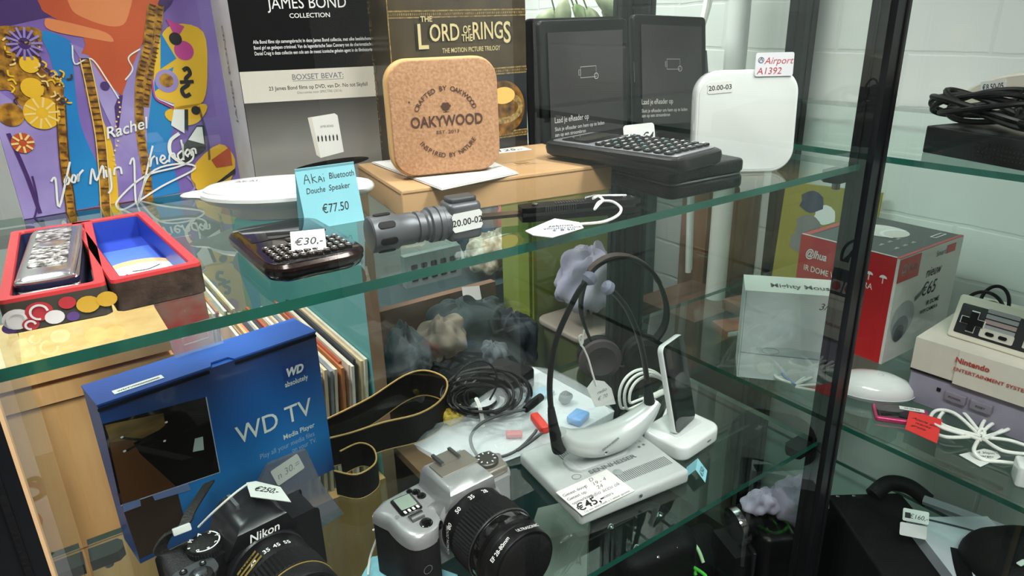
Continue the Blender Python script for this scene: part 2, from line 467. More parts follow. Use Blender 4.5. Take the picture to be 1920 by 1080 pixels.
A0, A1, B0, B1 = 0.728, 1.172, -0.30, 0.785
c2 = thing('glass_display_cabinet', 'second glass display cabinet at the right, against the white brick wall', 'display cabinet', ((A0+A1)/2, (B0+B1)/2, FLOORZ))
for px_, py_ in ((A0, B0), (A0, B1-W), (A1-0.034, B1-0.034)):
    post(px_, py_, c2, w=W if px_ == A0 else 0.034)
for z in SZ:
    glass_shelf(0.742, 1.145, -0.28, 0.762, z, c2)
    bracket(0.754, 0.755, z, c2, 1, -1); bracket(0.754, -0.27, z, c2, 1, 1)
pane(0.731, 0.735, B0+W, B1-W, -1.0, 0.60, c2, 'front_pane')
pane(A0+W, A1-W, B1-0.010, B1-0.006, -1.0, 0.60, c2, 'side_pane')
pane(A0+W, A1-W, B0+0.006, B0+0.010, -1.0, 0.60, c2, 'side_pane')
MB().box(A0, A1, B0, B1, FLOORZ, -1.0, BLACKM).build('plinth', c2, world=True)
MB().box(A0, A1, B0, B1, 0.60, 0.64, POST).build('top_frame', c2, world=True)
# ================================================================ upper shelf of the middle cabinet
# ---- album cover leaning at the left: purple jacket with gold trim, blue bands
o_, w_ = base((45, 412), (440, 345))
AW = 0.205
M = frame(G(45, 412), (1, 0.125), radians(4))
t = thing('album_cover', 'large album cover of a singer in a purple jacket, leaning at the left', 'album', M)
b = MB(); PUR = mat('print_purple', '#8672b4', 0.25, nz=(14, '#6d4f98', 0.2), coat=0.4)
DPU = mat('print_dark_purple', '#4a2d6b', 0.3, nz=(18, '#3a2258', 0.3), coat=0.4)
BLU = mat('print_blue', '#1c86bd', 0.25, nz=(10, '#1f68b0', 0.25), coat=0.4)
GLD = mat('print_gold', '#b98427', 0.3, nz=(160, '#6b4414', 0.12), coat=0.4)
YEL = mat('print_yellow', '#e3b82c', 0.3, nz=(12, '#d3a01f', 0.3), coat=0.4)
SKN = mat('print_skin', '#c4582f', 0.3, nz=(11, '#a63f22', 0.3), coat=0.4)
SKL = mat('print_skin_light', '#d98a58', 0.3, nz=(14, '#cc7040', 0.3), coat=0.4)
LIL = mat('print_lilac', '#a596c9', 0.25, nz=(20, '#7d68a8', 0.25), coat=0.4)
MAG = mat('print_magenta', '#b8408a', 0.3, coat=0.4)
b.box(0, AW, 0, 0.004, 0, 0.30, PUR, left=PAPER, right=PAPER)
def ap(px, py):                       # photograph pixel -> point on the sleeve's front
    r = ray(px, py); n = M.to_3x3() @ Vector((0, -1, 0)); p = CO + r * ((M.translation - CO).dot(n) / r.dot(n))
    q = M.inverted() @ p; return (q.x, q.z)
def app(pts, m, lift, smooth=False):
    P = [(min(max(x, 0.0002), AW-0.0002), min(max(z, 0.0005), 0.2995)) for x, z in [ap(*p) for p in pts]]
    if smooth: P = [(min(max(v.x, .0002), AW-.0002), min(max(v.y, .0005), .2995)) for v in spline([(x, z, 0) for x, z in P], 4, True)]
    b.poly(P, T(0, -lift, 0) @ FRONT, m)
def aps(pts, wd, m, lift, closed=False):
    b.stroke([ap(*p) for p in pts], wd, T(0, -lift, 0) @ FRONT, m, closed=closed)
def apd(c, r, m, lift, sq=1.0):
    x, z = ap(*c); b.poly([(x + r*cos(a*pi/12), z + r*sq*sin(a*pi/12)) for a in range(24)], T(0, -lift, 0) @ FRONT, m)
app([(-60, 60), (30, 45), (120, 30), (270, 40), (330, -10), (330, -120), (-60, -120)], DPU, .0003, True)
app([(75, 60), (128, 75), (135, 100), (150, 230), (190, 330), (195, 440), (130, 440), (125, 330), (100, 130)], BLU, .0004, True)
app([(288, 130), (325, 80), (335, 200), (320, 260), (330, 330), (340, 390), (280, 390), (275, 270)], BLU, .0004, True)
app([(70, -60), (75, 10), (95, 30), (150, 62), (165, 100), (195, 150), (228, 178), (238, 150), (262, 90), (285, 40), (292, -60)], SKN, .0005, True)
app([(125, -60), (130, 10), (160, 35), (215, 50), (240, 30), (245, -60)], SKL, .0006, True)
app([(84, 37), (100, 36), (160, 50), (200, 62), (212, 78), (180, 74), (95, 57)], SKL, .0007, True)
app([(130, 80), (165, 95), (225, 180), (262, 90), (285, 60), (290, 130), (275, 250), (280, 390), (215, 390), (215, 250), (150, 110)], LIL, .0006)
app([(152, 100), (165, 103), (195, 150), (228, 180), (238, 150), (248, 108), (240, 80), (160, 84)], SKN, .0008)
app([(222, 180), (230, 178), (220, 260), (214, 200)], DPU, .0009)
aps([(113, 195), (120, 300), (132, 390), (136, 470)], .0065, GLD, .0009)
aps([(158, 110), (175, 190), (190, 280), (200, 440)], .0085, GLD, .0010)
aps([(168, 165), (182, 220), (205, 290), (215, 400)], .0075, YEL, .0009)
aps([(285, 10), (275, 90), (262, 150), (262, 240), (275, 330), (278, 380)], .0075, GLD, .0010)
aps([(300, 10), (292, 90), (280, 140), (272, 200)], .006, GLD, .0011)
# gold flowers and drapery on the shoulder
app([(-20, 60), (40, 50), (78, 60), (72, 110), (90, 140), (118, 160), (112, 195), (70, 190), (40, 200), (20, 170), (-20, 160)], GLD, .0007, True)
app([(-20, 160), (40, 200), (80, 195), (108, 215), (115, 300), (130, 420), (40, 420), (-20, 260)], LIL, .0006)
for c, r, m in (((45, 82), .010, DPU), ((45, 80), .005, LIL), ((78, 212), .013, YEL), ((78, 212), .007, GLD), ((42, 268), .008, SKN), ((20, 215), .009, GLD), ((60, 165), .008, YEL), ((55, 120), .007, YEL)):
    apd(c, r, m, .0011 + .00005 * r * 1000)
# painted guitar shape, rings and note on the other shoulder
app([(300, 70), (330, 45), (380, 60), (388, 130), (380, 190), (340, 205), (320, 200), (290, 180), (288, 140)], YEL, .0012, True)
app([(300, 60), (330, 110), (300, 130)], BLU, .0013); app([(310, 35), (345, 50), (330, 75)], MAG, .0013); app([(290, 145), (325, 125), (318, 150), (285, 175)], BLU, .0013)
apd((344, 95), .0085, MAG, .0014); apd((328, 73), .0055, INK, .0016); apd((312, 152), .010, LIL, .0015); apd((311, 151), .006, GLD, .0016)
for k in range(4): aps([(287 - k, 150), (290, 180 + k), (310, 190 + 2*k), (325, 195 + 3*k)], .0012, [LIL, PAPER, DPU, MAG][k], .0016 + k*.0001)
aps([(342, 132), (350, 128), (355, 138), (347, 148), (352, 158), (340, 168), (346, 180), (356, 176)], .0035, INK, .0018)
aps([(336, 154), (362, 153)], .003, INK, .0019)
app([(315, 205), (385, 195), (375, 225), (350, 235), (315, 225)], YEL, .0012, True); apd((366, 207), .004, INK, .0016)
app([(320, 235), (345, 250), (345, 205), (325, 205)], PAPER, .0013); app([(345, 205), (352, 205), (352, 245), (345, 240)], INK, .0014)
app([(345, 270), (368, 235), (382, 235), (385, 280), (350, 305), (325, 300)], INK, .0014); app([(352, 262), (368, 238), (378, 238), (382, 270)], PAPER, .0016)
aps([(335, 250), (318, 265), (320, 290), (345, 308)], .003, PAPER, .0017)
app([(360, 315), (410, 270), (440, 300), (425, 345), (370, 358)], YEL, .0012, True); app([(395, 300), (430, 275), (435, 310), (405, 315)], SKN, .0014)
app([(395, 350), (440, 315), (440, 325), (400, 358)], INK, .0015)
app([(130, 440), (190, 385), (300, 375), (290, 440)], SKN, .0012)
# chain with the name and the white hand-drawn title
b.text('Rachel', T(*[ap(237, 246)[0], -.0021, ap(237, 250)[1]]) @ FRONT @ RZ(9), .0135, PAPER, shear=.35, bold=.012)
for P in ([(95, 340), (103, 335), (110, 388), (130, 303)], [(124, 330), (120, 341), (126, 345), (129, 336), (124, 330)], [(136, 327), (133, 339), (139, 341), (141, 331), (136, 327)], [(145, 326), (146, 340), (147, 328), (155, 318)],
          [(168, 345), (172, 316), (180, 338), (191, 310), (194, 334)], [(197, 318), (199, 332)], [(204, 315), (208, 350), (202, 362)], [(197, 313), (198, 312)], [(213, 328), (214, 316), (224, 314), (227, 326)],
          [(242, 308), (250, 300), (256, 384), (285, 273)], [(278, 296), (280, 312), (283, 298), (289, 292)], [(292, 294), (294, 308)], [(300, 301), (308, 296), (303, 291), (299, 300), (306, 306), (314, 300)], [(316, 304), (317, 290), (325, 288), (328, 301)],
          [(340, 282), (332, 290), (336, 300), (343, 292), (338, 262)], [(341, 270), (343, 300)], [(350, 291), (355, 285), (350, 280), (346, 288), (352, 294)], [(358, 292), (357, 281), (364, 279), (366, 288)],
          [(350, 281), (360, 284), (358, 300), (330, 313), (270, 330), (222, 372), (219, 390), (240, 388), (300, 350), (365, 315), (330, 307), (280, 325), (256, 384)]):
    b.stroke([ap(*p) for p in P], .0016, T(0, -.0022, 0) @ FRONT, PAPER)
def ticks(pts, wd, step, lift):
    P = spline([(*ap(*p), 0) for p in pts], 14)
    for i in range(0, len(P)-1, step):
        d = (P[i+1]-P[i]).normalized(); n_ = Vector((-d.y, d.x, 0)); a_, c_ = P[i]-n_*wd*.4, P[i]+n_*wd*.4
        if all(.001 < q.x < AW-.001 and .001 < q.y < .299 for q in (a_, c_)): b.stroke([(a_.x, a_.y), (c_.x, c_.y)], .0009, T(0, -lift, 0) @ FRONT, BRT, raw=True)
BRT = mat('print_dark_brown', '#4a2a12', .3, coat=.4); CRM = mat('print_cream_gold', '#e2c27a', .3, coat=.4)
for pts, wd in (([(113, 195), (120, 300), (132, 390), (136, 470)], .0055), ([(158, 110), (175, 190), (190, 280), (200, 440)], .0075), ([(285, 10), (275, 90), (262, 150), (262, 240), (275, 330), (278, 380)], .0065), ([(300, 10), (292, 90), (280, 140), (272, 200)], .005)): ticks(pts, wd, 2, .0019)
for dx in (-9, 9):
    aps([(113+dx, 195), (120+dx, 300), (132+dx, 390), (136+dx, 470)], .0007, BRT, .0018); aps([(158+dx, 110), (175+dx, 190), (190+dx, 280), (200+dx, 440)], .0007, CRM, .0018)
for c_, r, n_ in (((45, 82), .0125, 14), ((78, 212), .0125, 10), ((42, 268), .008, 8)):
    x, z = ap(*c_)
    for k in range(n_):
        a = 2*pi*k/n_; b.stroke([(max(x+.35*r*cos(a), .001), z+.35*r*sin(a)), (max(x+r*cos(a), .001), z+r*sin(a))], .0016, T(0, -.0020, 0) @ FRONT, CRM if n_ != 14 else LIL, raw=True)
rr = random.Random(4)
for k in range(46):                                  # gold leaf sprays
    px, py = (rr.uniform(80, 125), rr.uniform(125, 195)) if k % 2 else (rr.uniform(5, 75), rr.uniform(65, 190)); x, z = ap(px, py); a = rr.uniform(0, 6)
    b.stroke([(max(x, .001), z), (max(x+.004*cos(a), .001), z+.004*sin(a)), (max(x+.006*cos(a+.6), .001), z+.006*sin(a+.6))], .0013, T(0, -.0016, 0) @ FRONT, [CRM, BRT, YEL][k % 3])
for P in ([(135, 85), (140, 120), (170, 110), (200, 150), (222, 185)], [(262, 92), (240, 108), (248, 130), (234, 150)]): aps(P, .0011, PAPER, .0014)
apd((196, 161), .0036, DPU, .0015)
for k in range(14): x, z = ap(222 - k*.6 + 3*sin(k), 192 + k*9); b.poly([(x+.0009*cos(j), z+.0009*sin(j)) for j in range(6)], T(0, -.0020, 0) @ FRONT, CRM)
aps([(60, 330), (70, 380), (60, 420)], .0015, DPU, .0012); aps([(350, 330), (365, 350), (345, 372)], .0018, LIL, .0012); aps([(372, 200), (388, 260), (392, 300)], .0022, DPU, .0012); aps([(15, 250), (50, 330), (75, 400)], .003, DPU, .0011)
b.build('sleeve', t)
b = MB().box(AW, AW+.002, 0.0003, 0.0037, 0.002, .298, PAPER); b.build('record_edge', t)

# ---- black and white film box set, standing, white spine torn along its edge
FL, FR, BL = G(484, 365), G(737, 342), G(452, 346)
M = frame(FL, FR - FL); wB = (FR - FL).length; q = M.inverted() @ BL
t = thing('film_box_set', 'black film box set with a grey band and a white spine, behind the white speaker', 'box set', M)
BK = mat('print_black', '#0f0f11', 0.22, nz=(6, '#19191b', 0.3), coat=0.3); GB = mat('print_warm_grey', '#c9c4b8', 0.35, coat=0.2)
SPN = mat('worn_white_spine', '#dadbdd', 0.5, nz=(25, '#b9bbc0', 0.22)); GRD = mat('print_grey_fade', '#3a3a3a', 0.25, ramp=(2, 9.5, 0.15, [(0.15, '#8d8a86'), (0.55, '#77746f'), (0.95, '#3c3b3a')]), coat=0.3)
b = MB(); BH = 0.235
b.prism([(0, 0), (wB, 0), (wB, .06), (q.x, q.y)], 0, BH, BK, sides=[BK, SPN, SPN, SPN], top=SPN); b.build('box', t)
b = MB(); ff = lambda x, z, k=.0004: T(x, -k, z) @ FRONT
zb = 0.0815                                                    # underside of the band
b.rect(0.0005, wB-.0005, zb, zb + .0265, ff(0, 0, .0003), GB)
b.rect(0.0005, wB-.0005, 0.0, zb, ff(0, 0, .0003), GRD)
b.text('JAMES BOND', ff(wB*.52, .1580), .0135, WINK, w=.066); b.text('COLLECTION', ff(wB*.525, .1505), .0052, WINK, w=.034, bold=.01)
for k, s_ in enumerate(('Alle Bond films zijn samengebracht in deze James Bond collectie, met elke beeldschone', 'Bond girl en geslepen crimineel. Van de legendarische Sean Connery tot de charismatische', 'Daniel Craig is deze collectie een ode aan de meest iconische geheim agent in de filmhistorie.')):
    b.text(s_, ff(wB*.53, .1305 - k*.0047), .0042, WINK, w=.101, bold=.006)
b.text('BOXSET BEVAT:', ff(wB*.53, zb + .0180), .0066, GREYINK, w=.0445, bold=.012); b.rect(wB*.53-.0222, wB*.53+.0222, zb+.0167, zb+.0171, ff(0, 0), GREYINK)
b.text('23 James Bond films op DVD, van Dr. No tot Skyfall', ff(wB*.53, zb + .0098), .0047, INK, w=.086, bold=.004)
b.text('Discruimte voor SPECTRE (2016)', ff(wB*.53, zb + .0058), .003, GREYINK, w=.039)
cx = wB*.535
b.poly([(cx-.014, .066), (cx+.010, .0685), (cx+.0125, .0665), (cx+.0145, .033), (cx-.007, .029), (cx-.0105, .032)], ff(0, 0), PAPER)
b.poly([(cx-.014, .066), (cx-.0105, .032), (cx-.007, .029), (cx-.0105, .0665)], ff(0, 0, .0005), GB)
b.text('JAMES BOND', ff(cx+.002, .0565, .0006), .0028, GREYINK, w=.012)
for k in range(6):
    x = cx - .007 + k*.0034; b.poly([(x-.0005, .044), (x+.0005, .044), (x+.0007, .048), (x, .050), (x-.0007, .048)], ff(0, 0, .0006), INK)
b.poly([(cx-.032 + .046*(1+cos(a))*.75, .0195 + .0042*sin(a) + .003*(1+cos(a))) for a in [i*pi/12 for i in range(24)]], ff(0, 0, .0005), BK)
b.build('front_print', t)
b = MB(); ln = math.hypot(q.x, q.y); SM = M.inverted() @ frame(BL, FL - BL) ; SM.translation = Vector((q.x, q.y, 0))
b.text('JAMES BOND', SM @ T(ln*.52, -.0004, .062) @ FRONT @ RZ(90), .008, GREYINK, w=.085, align='LEFT'); b.build('spine_print', t)

# ---- brown and gold trilogy box set
FL, FR, BL = G(752, 355), G(990, 314), G(726, 345)
M = frame(FL, FR - FL); wL = (FR - FL).length
t = thing('trilogy_box_set', 'brown leather look film box set with gold bands, behind the cork block', 'box set', M)
BRN = mat('print_old_leather', '#4a3b22', 0.3, nz=(38, '#2a2114', 0.28), coat=0.3); GO = mat('print_old_gold', '#a48a52', 0.3, nz=(300, '#5c4a24', 0.15), coat=0.3)
DKB = mat('print_dark_slate', '#1d2126', 0.3, nz=(14, '#13161a', 0.3), coat=0.3); GLT = mat('print_pale_gold', '#cdbd8a', 0.35)
b = MB(); b.box(0, wL, 0, .055, 0, .24, BRN); b.build('box', t)
b = MB()
b.rect(.0004, wL-.0004, .002, .0985, ff(0, 0, .0003), DKB)
for z in (.095, .1475, .034): 
    b.rect(.0003, wL-.0003, z, z+.0065, ff(0, 0, .0004), GO); b.rect(.0003, wL-.0003, z+.0012, z+.0052, ff(0, 0, .0005), BRN)
    for k in range(70): b.rect(.001+k*wL/70, .0022+k*wL/70, z+.0022, z+.0042, ff(0, 0, .0006), GO)
b.rect(.0003, wL-.0003, .175, .1775, ff(0, 0, .0004), GO); b.rect(0.0003, .0012, 0, .24, ff(0, 0, .0006), GO)
def rings_text(b, cx, cz, m, k, lift):
    b.text('L', ff(cx-.0455*k, cz-.006*k, lift), .030*k, m, sq=.8, bold=.012)
    b.text('ORD', ff(cx-.0225*k, cz, lift), .0205*k, m, w=.031*k, bold=.012); b.text('OF', ff(cx+.0012*k, cz+.0055*k, lift), .0095*k, m, w=.0085*k, bold=.02)
    b.text('THE', ff(cx+.0012*k, cz-.0012*k, lift), .0085*k, m, w=.012*k, bold=.02); b.text('RING', ff(cx+.0245*k, cz, lift), .0215*k, m, w=.034*k, bold=.012)
    b.text('S', ff(cx+.0465*k, cz-.004*k, lift), .027*k, m, sq=.75, bold=.012); b.text('THE', ff(cx-.0405*k, cz+.0165*k, lift), .0065*k, m, bold=.02)
rings_text(b, wL*.53, .1275, mat('print_lettering_edge', '#17120a', 0.4), 1.05, .0007)
rings_text(b, wL*.53, .128, GLT, 1.0, .001)
b.text('THE MOTION PICTURE TRILOGY', ff(wL*.57, .1175, .001), .0058, GLT, w=.064, bold=.008)
cx, cz = wL*.80, .063                      # round gold band in a dark disc
b.poly([(cx+.026*cos(a*pi/16), cz+.026*sin(a*pi/16)) for a in range(32)], ff(0, 0, .0008), mat('print_amber', '#8a5f24', 0.3, nz=(90, '#2a1a0a', 0.15)))
b.stroke([(cx+.021*cos(a), cz+.012*sin(a)) for a in [i*pi/8 for i in range(16)]], .006, ff(0, 0, .001) , GO, closed=True)
b.poly([(cx+.014*cos(a*pi/12), cz+.012+.008*sin(a*pi/12)) for a in range(24)], ff(0, 0, .0012), mat('print_bright_gold', '#e0b45e', 0.3))
b.build('front_print', t)
b = MB(); b.text('THE LORD OF THE RINGS', T(-.0004, .03, .03) @ LEFT @ RZ(90), .011, GO, w=.16, align='LEFT'); b.build('spine_print', t)

# ---- flat kraft box, white leaflet, cork block
FL, FR, BLk = G(756, 413), G(1147, 355), G(683, 352)
M = frame(FL, FR - FL); wC = (FR - FL).length; dC = 0.128; hC = .0235
KRAFT = mat('kraft_cardboard', '#b8946a', 0.75, nz=(7, '#ab875c', 0.3), bump=(120, .15)); KEDGE = mat('kraft_edge', '#94744c', 0.8)
t = thing('cardboard_box', 'flat brown cardboard box under the cork block, with a price sticker on its lid', 'box', M)
b = MB(); b.rbox(wC, dC, hC, .0015, KRAFT, .0012, T(wC/2, dC/2, 0)); b.build('carton', t)
b = MB(); b.box(.0015, wC-.001, -.0006, 0, hC-.0028, hC-.0022, KEDGE); b.box(-.0006, 0, .001, dC-.001, hC-.0028, hC-.0022, KEDGE); b.build('lid_seam', t)
b = MB()
b.text('CE  RoHS', T(wC*.66, dC*.28, hC+.0004), .005, GREYINK); b.rect(wC*.58, wC*.74, dC*.42, dC*.425, T(0, 0, hC+.0004), GREYINK); b.rect(wC*.63, wC*.69, dC*.33, dC*.40, T(0, 0, hC+.0004), mat('faint_print', '#9c7c4c', .7)); b.build('lid_print', t)
sticker(t, T(wC*.72, dC*.86, hC+.0002), .055, .022, '€ 125,-', .014, shear=.3, name='price_sticker')
P = [(697, 306), (828, 357), (972, 326), (880, 285)]
zt = hC + .0006
pts = [G(px, py, zt) for px, py in P]
c = sum(pts, Vector()) / 4
b = MB(); M2 = frame(Vector((c.x, c.y, zt)), pts[2] - pts[1]); inv = M2.inverted(); L = [inv @ p for p in pts]
b.prism([(p.x, p.y) for p in L], 0, .0006, PAPER); b.prism([(p.x*.985, p.y*.985) for p in L], .0009, .0014, PAPER)
b.text('CE  RoHS', T(.02, L[1].y*.55, .0017), .006, GREYINK)
b.box(L[0].x, L[0].x+.0008, L[0].y*.9, L[0].y, .0005, .001, PAPER)
solo(b, 'leaflet', 'folded white leaflet on the cardboard box, under the cork block', 'leaflet', M2)
zc = zt + .0018
M = frame(G(760, 334, zc), (cos(radians(-15)), sin(radians(-15))), radians(2)); cw, chh = .0925, .0925
t = thing('charging_block', 'square cork and wood block with rounded corners, standing on the cardboard box', 'charger', T(0, 0, -.0001) @ M @ T(cw*.40, 0, 0))
CORK = mat('cork', '#b88c68', 0.85, nz=(420, '#a17450', 0.16), bump=(500, .3)); OAK = mat('pale_wood', '#d2aa6c', 0.45, nz=(12, '#bd9052', 0.25), stretch=(1, 8, 1)); BURN = mat('burnt_lettering', '#4a2a18', 0.8)
B0M = T(0, 0, chh/2) @ RX(90)
b = MB(); b.rbox(cw, chh, .013, .019, OAK, .002, B0M @ T(0, 0, -.014), n=8); b.build('wood_back', t)
b = MB(); b.rbox(cw-.003, chh-.003, .0035, .0175, CORK, .0012, B0M @ T(0, 0, -.0005), n=8)
FM = T(0, -.0035, chh/2) @ FRONT
b.text('OAKYWOOD', FM @ T(.0005, -.0065, 0), .0118, BURN, w=.060, bold=.022)
b.text('EST. 2013', FM @ T(.0005, -.0125, 0), .0036, BURN, w=.019, bold=.01)
b.arctext('CRAFTED BY OAKYWOOD', FM @ T(0, -.0035, 0), .0245, 155, 25, .0052, BURN, bold=.015)
b.arctext('INSPIRED BY NATURE', FM @ T(0, -.0035, 0), .0285, 215, 325, .0052, BURN, inward=True, bold=.015)
for k in range(7):
    a = k*2*pi/6; r_ = .0024 if k < 6 else 0
    b.poly([(r_*cos(a)+.002*cos(j*pi/4), .0088+.75*r_*sin(a)+.0014*sin(j*pi/4)) for j in range(8)], FM @ T(0, 0, .00003*k), BURN)
b.poly([(-.0006, .0042), (.0006, .0042), (.0004, .0085), (-.0004, .0085)], FM, BURN); b.poly([(-.003, .0042), (.003, .0042), (.002, .0047), (-.002, .0047)], FM, BURN)
b.poly([(-.03, .013+.0), (-.0288, .013), (-.0288, .0142), (-.03, .0142)], FM, BURN)
b.build('cork_face', t)

# ---- two e-readers
def ereader(M, w, h, label, roll, lines, cover):
    t = thing('e_reader', label, 'e-reader', M)
    SCR = mat('e_paper_screen', '#3a3838', 0.14, nz=(8, '#322f30', 0.3)); SHL = mat('e_reader_shell', '#0f0f11', 0.3, nz=(30, '#141416', 0.3), spec=.3)
    b = MB(); b.rbox(w, h, .008, .006, SHL, .002, T(w/2, .001, h/2) @ RX(90) @ T(0, 0, -.008)); b.build('shell', t)
    b = MB(); sx0, sx1, sz0, sz1 = .010, w-.010, .022, h-.012
    b.box(sx0, sx1, -.0012, -.0009, sz0, sz1, SCR)
    ft = lambda x, z: T(x, -.0014, z) @ FRONT
    lt = mat('screen_lettering', '#b9b8b6', .5)
    b.stroke([(w*.42, h*.58), (w*.60, h*.58), (w*.60, h*.66), (w*.42, h*.66)], .0005, ft(0, 0), lt, closed=True, raw=True)
    b.stroke([(w*.40, h*.60), (w*.42, h*.60), (w*.42, h*.64), (w*.40, h*.64)], .0005, ft(0, 0), lt, closed=True, raw=True)
    b.stroke([(w*.60+.003*cos(a), h*.585+.003*sin(a)) for a in [k*pi/6 for k in range(12)]], .0006, ft(0, 0), lt, closed=True)
    for s_, x, z, sz, ww in lines: b.text(s_, ft(x, z), sz, lt, align='LEFT', w=ww, bold=.004)
    b.build('screen', t)
    if cover:
        b = MB(); b.rbox(w+.010, h+.006, .003, .008, RUBBER, .001, T(w/2-.004, .016, h/2) @ RX(90)); b.build('folio_cover', t)
        b = MB(); b.box(-.009, -.004, .0005, .012, .002, h, RUBBER); b.tube([(-.0085, -.0005, h-.002), (-.0085, -.0005, h-.028)], .0008, CHROME, 6); b.build('cover_hinge', t)
    return t
o1 = G(1013, 302); 
ereader(at(o1 + Vector((.006,0,0)), 2, radians(3)), .130, .1425, 'black e-reader in a folio cover, left one of the pair, facing forward', 0,
        [('Laad je eReader op', .015, .038, .0088, .050), ('Sluit je eReader om hem op te laden', .015, .0295, .0058, .074), ('aan op een stroombron', .015, .0235, .0058, .045)], True)
o2 = G(1180, 284) + Vector((.041, .03, 0))
t2 = ereader(at(o2, -4, radians(9), radians(3)), .118, .149, 'black e-reader behind the white square box, partly hidden, right one of the pair', 0,
        [('Laad je eReader op', .008, .046, .0088, .050), ('Sluit je eReader om hem op te laden', .008, .0365, .0058, .074), ('aan op een stroombron', .008, .031, .0058, .045)], False)
b = MB(); b.prism([(0, 0), (.012, 0), (.002, .11), (0, .11)], 0, .02, mat('grey_cover', '#55585a', .5), T(.122, .006, .0) @ RX(90) @ T(0, 0, -.02)); b.build('cover_flap', t2)
b = MB(); b.tube([(-.001, -.0005, .095), (-.001, -.0005, .072)], .0006, CHROME, 6); b.build('side_button', t2)
M = at(G(1222, 330) + Vector((.035, .06, 0)), -8, radians(12))
c0 = MB(); c0.prism(rrect(.040, .026, .004), 0, .0006, STICK, T(.01, 0, .026) @ RX(90)); c0.text('7/8  €45', T(.01, -.0008, .020) @ FRONT, .0135, INK, bold=.01, shear=.3)
c0.prism(rrect(.040, .013, .001), 0, .0006, STICK, T(.01, .008, .0003))
solo(c0, 'price_card', 'white price card with 7/8 €45, in front of the rear e-reader', 'price card', M)

# ---- black zip case with the pocket calculator on it
F_, R_, L_ = G(1257, 378), G(1396, 350), G(1147, 352)
M = frame(F_, R_ - F_); cwid = (R_ - F_).length; q = M.inverted() @ L_
cd = .115; hk = .0255; LEA = mat('black_leather', '#0e0d10', 0.36, bump=(380, .35), spec=0.3)
t = thing('zip_case', 'black leather zip case lying under the pocket calculator', 'case', M)
b = MB(); b.rbox(cwid, cd, hk*.46, .008, LEA, .003, T(cwid/2, cd/2, 0)); b.rbox(cwid, cd, hk*.46, .008, LEA, .003, T(cwid/2, cd/2, hk*.54)); b.build('case_shell', t)
b = MB(); b.rbox(cwid-.004, cd-.004, hk*.1, .007, BLACKM, .0004, T(cwid/2, cd/2, hk*.45)); b.tube([(x + cwid/2, y + cd/2, hk*.5) for x, y in rrect(cwid-.003, cd-.003, .008)], .0011, STEEL, 6, closed=True); b.build('zip', t)
sticker(t, T(cwid*.28, .016, hk+.0003) @ RZ(12), .026, .009, '', .005, name='blank_sticker')
zt = hk + .0010
pb = [G(*p, zt + .012) for p in ((1048, 262), (1138, 244), (1335, 287), (1236, 312))]
mid = sum(pb, Vector())/4; dirx = ((pb[1]-pb[0]).normalized() + (pb[2]-pb[3]).normalized()); diry = ((pb[0]-pb[3]) + (pb[1]-pb[2]))
cwd = .072; cln = .150
M = frame(Vector((mid.x, mid.y, zt)), dirx)
t = thing('pocket_calculator', 'black and silver pocket calculator with many small keys, on the zip case', 'calculator', M)
CAL = mat('calculator_body', '#171619', .35, nz=(20, '#121114', .3), spec=.35); SIL = mat('silver_plate', '#9c9ea4', .3, .6)
b = MB(); R = []
for o_, z in ((.006, 0), (.001, .003), (0, .008), (.001, .012), (.004, .0135)): R.append([(x, y, z) for x, y in rrect(cwd-2*o_, cln-2*o_, .013-o_)])
b.loft(R, CAL); b.build('body', t)
b = MB(); b.rbox(cwd-.012, cln-.016, .0012, .006, SIL, .0004, T(0, 0, .0133)); b.build('face_plate', t)
b = MB(); b.rbox(cwd-.022, .032, .0012, .003, BLACKG, .0004, T(0, cln/2-.032, .0142)); b.rect(-.020, .020, cln/2-.041, cln/2-.026, T(0, 0, .0156), mat('lcd_dark', '#35332b', .2)); b.build('display', t)
KEYK = mat('calculator_key', '#0f1012', .25); KEYB = mat('calculator_key_blue', '#9fc3cf', .35)
for r in range(8):
    for c in range(6):
        b = MB(); b.rbox(.0080, .0070, .0024, .002, KEYK, .0007, n=3); b.rect(-.0022, .0022, .0004, .0018, T(0, 0, .0026), [WINK, KEYB, WINK][(r*5+c) % 3])
        b.rect(-.0026, .0026, .0039, .0050, T(0, 0, .0001), [KEYB, STICK][(r+c) % 2])
        k = b.build('key', t); k.location = (-.0255 + c*.0102, -cln/2 + .017 + r*.0101, .0145)

# ---- white square box with stickers, leaning, rounded corners
bl, br = G(1338, 323), G(1446, 324); d_ = br - bl; c_ = (bl+br)/2; aw = .0955
M = frame(c_, (cos(radians(-37)), sin(radians(-37))), radians(5))
t = thing('wireless_router', 'white square router with rounded corners, standing at the right end of the upper shelf', 'router', M)
RM = T(0, 0, aw/2) @ RX(90)
b = MB(); b.rbox(aw, aw, .021, .022, WHITEG, .0025, RM @ T(0, 0, -.021), n=9); b.build('casing', t)
b = MB(); b.rbox(aw-.006, aw-.006, .0004, .020, mat('white_front', '#d0d4d1', .35), .0002, RM, n=9); b.build('front_panel', t)
sticker(t, T(-.026, -.0006, aw-.0155) @ FRONT @ RZ(4), .024, .0105, '20.00-03', .0062, notch=True, bold=.01)
b = MB(); CLR = mat('pale_lilac_card', '#dcdce2', .4); b.prism(rrect(.035, .021, .002), 0, .0005, CLR); b.text('Airport', T(.0035, .0005, .0007), .0085, INKR, shear=.25); b.text('A1392', T(-.0045, -.0085, .0007), .0085, INKR, shear=.15)
b.stroke([(-.0125+.0024*cos(a), .004+.0024*sin(a)) for a in [k*pi/5 for k in range(10)]], .0006, T(0, 0, .0007), INKB, closed=True); b.stroke([(-.0140, .003), (-.0125, .0055), (-.0112, .003)], .0006, T(0, 0, .0008), INKB)
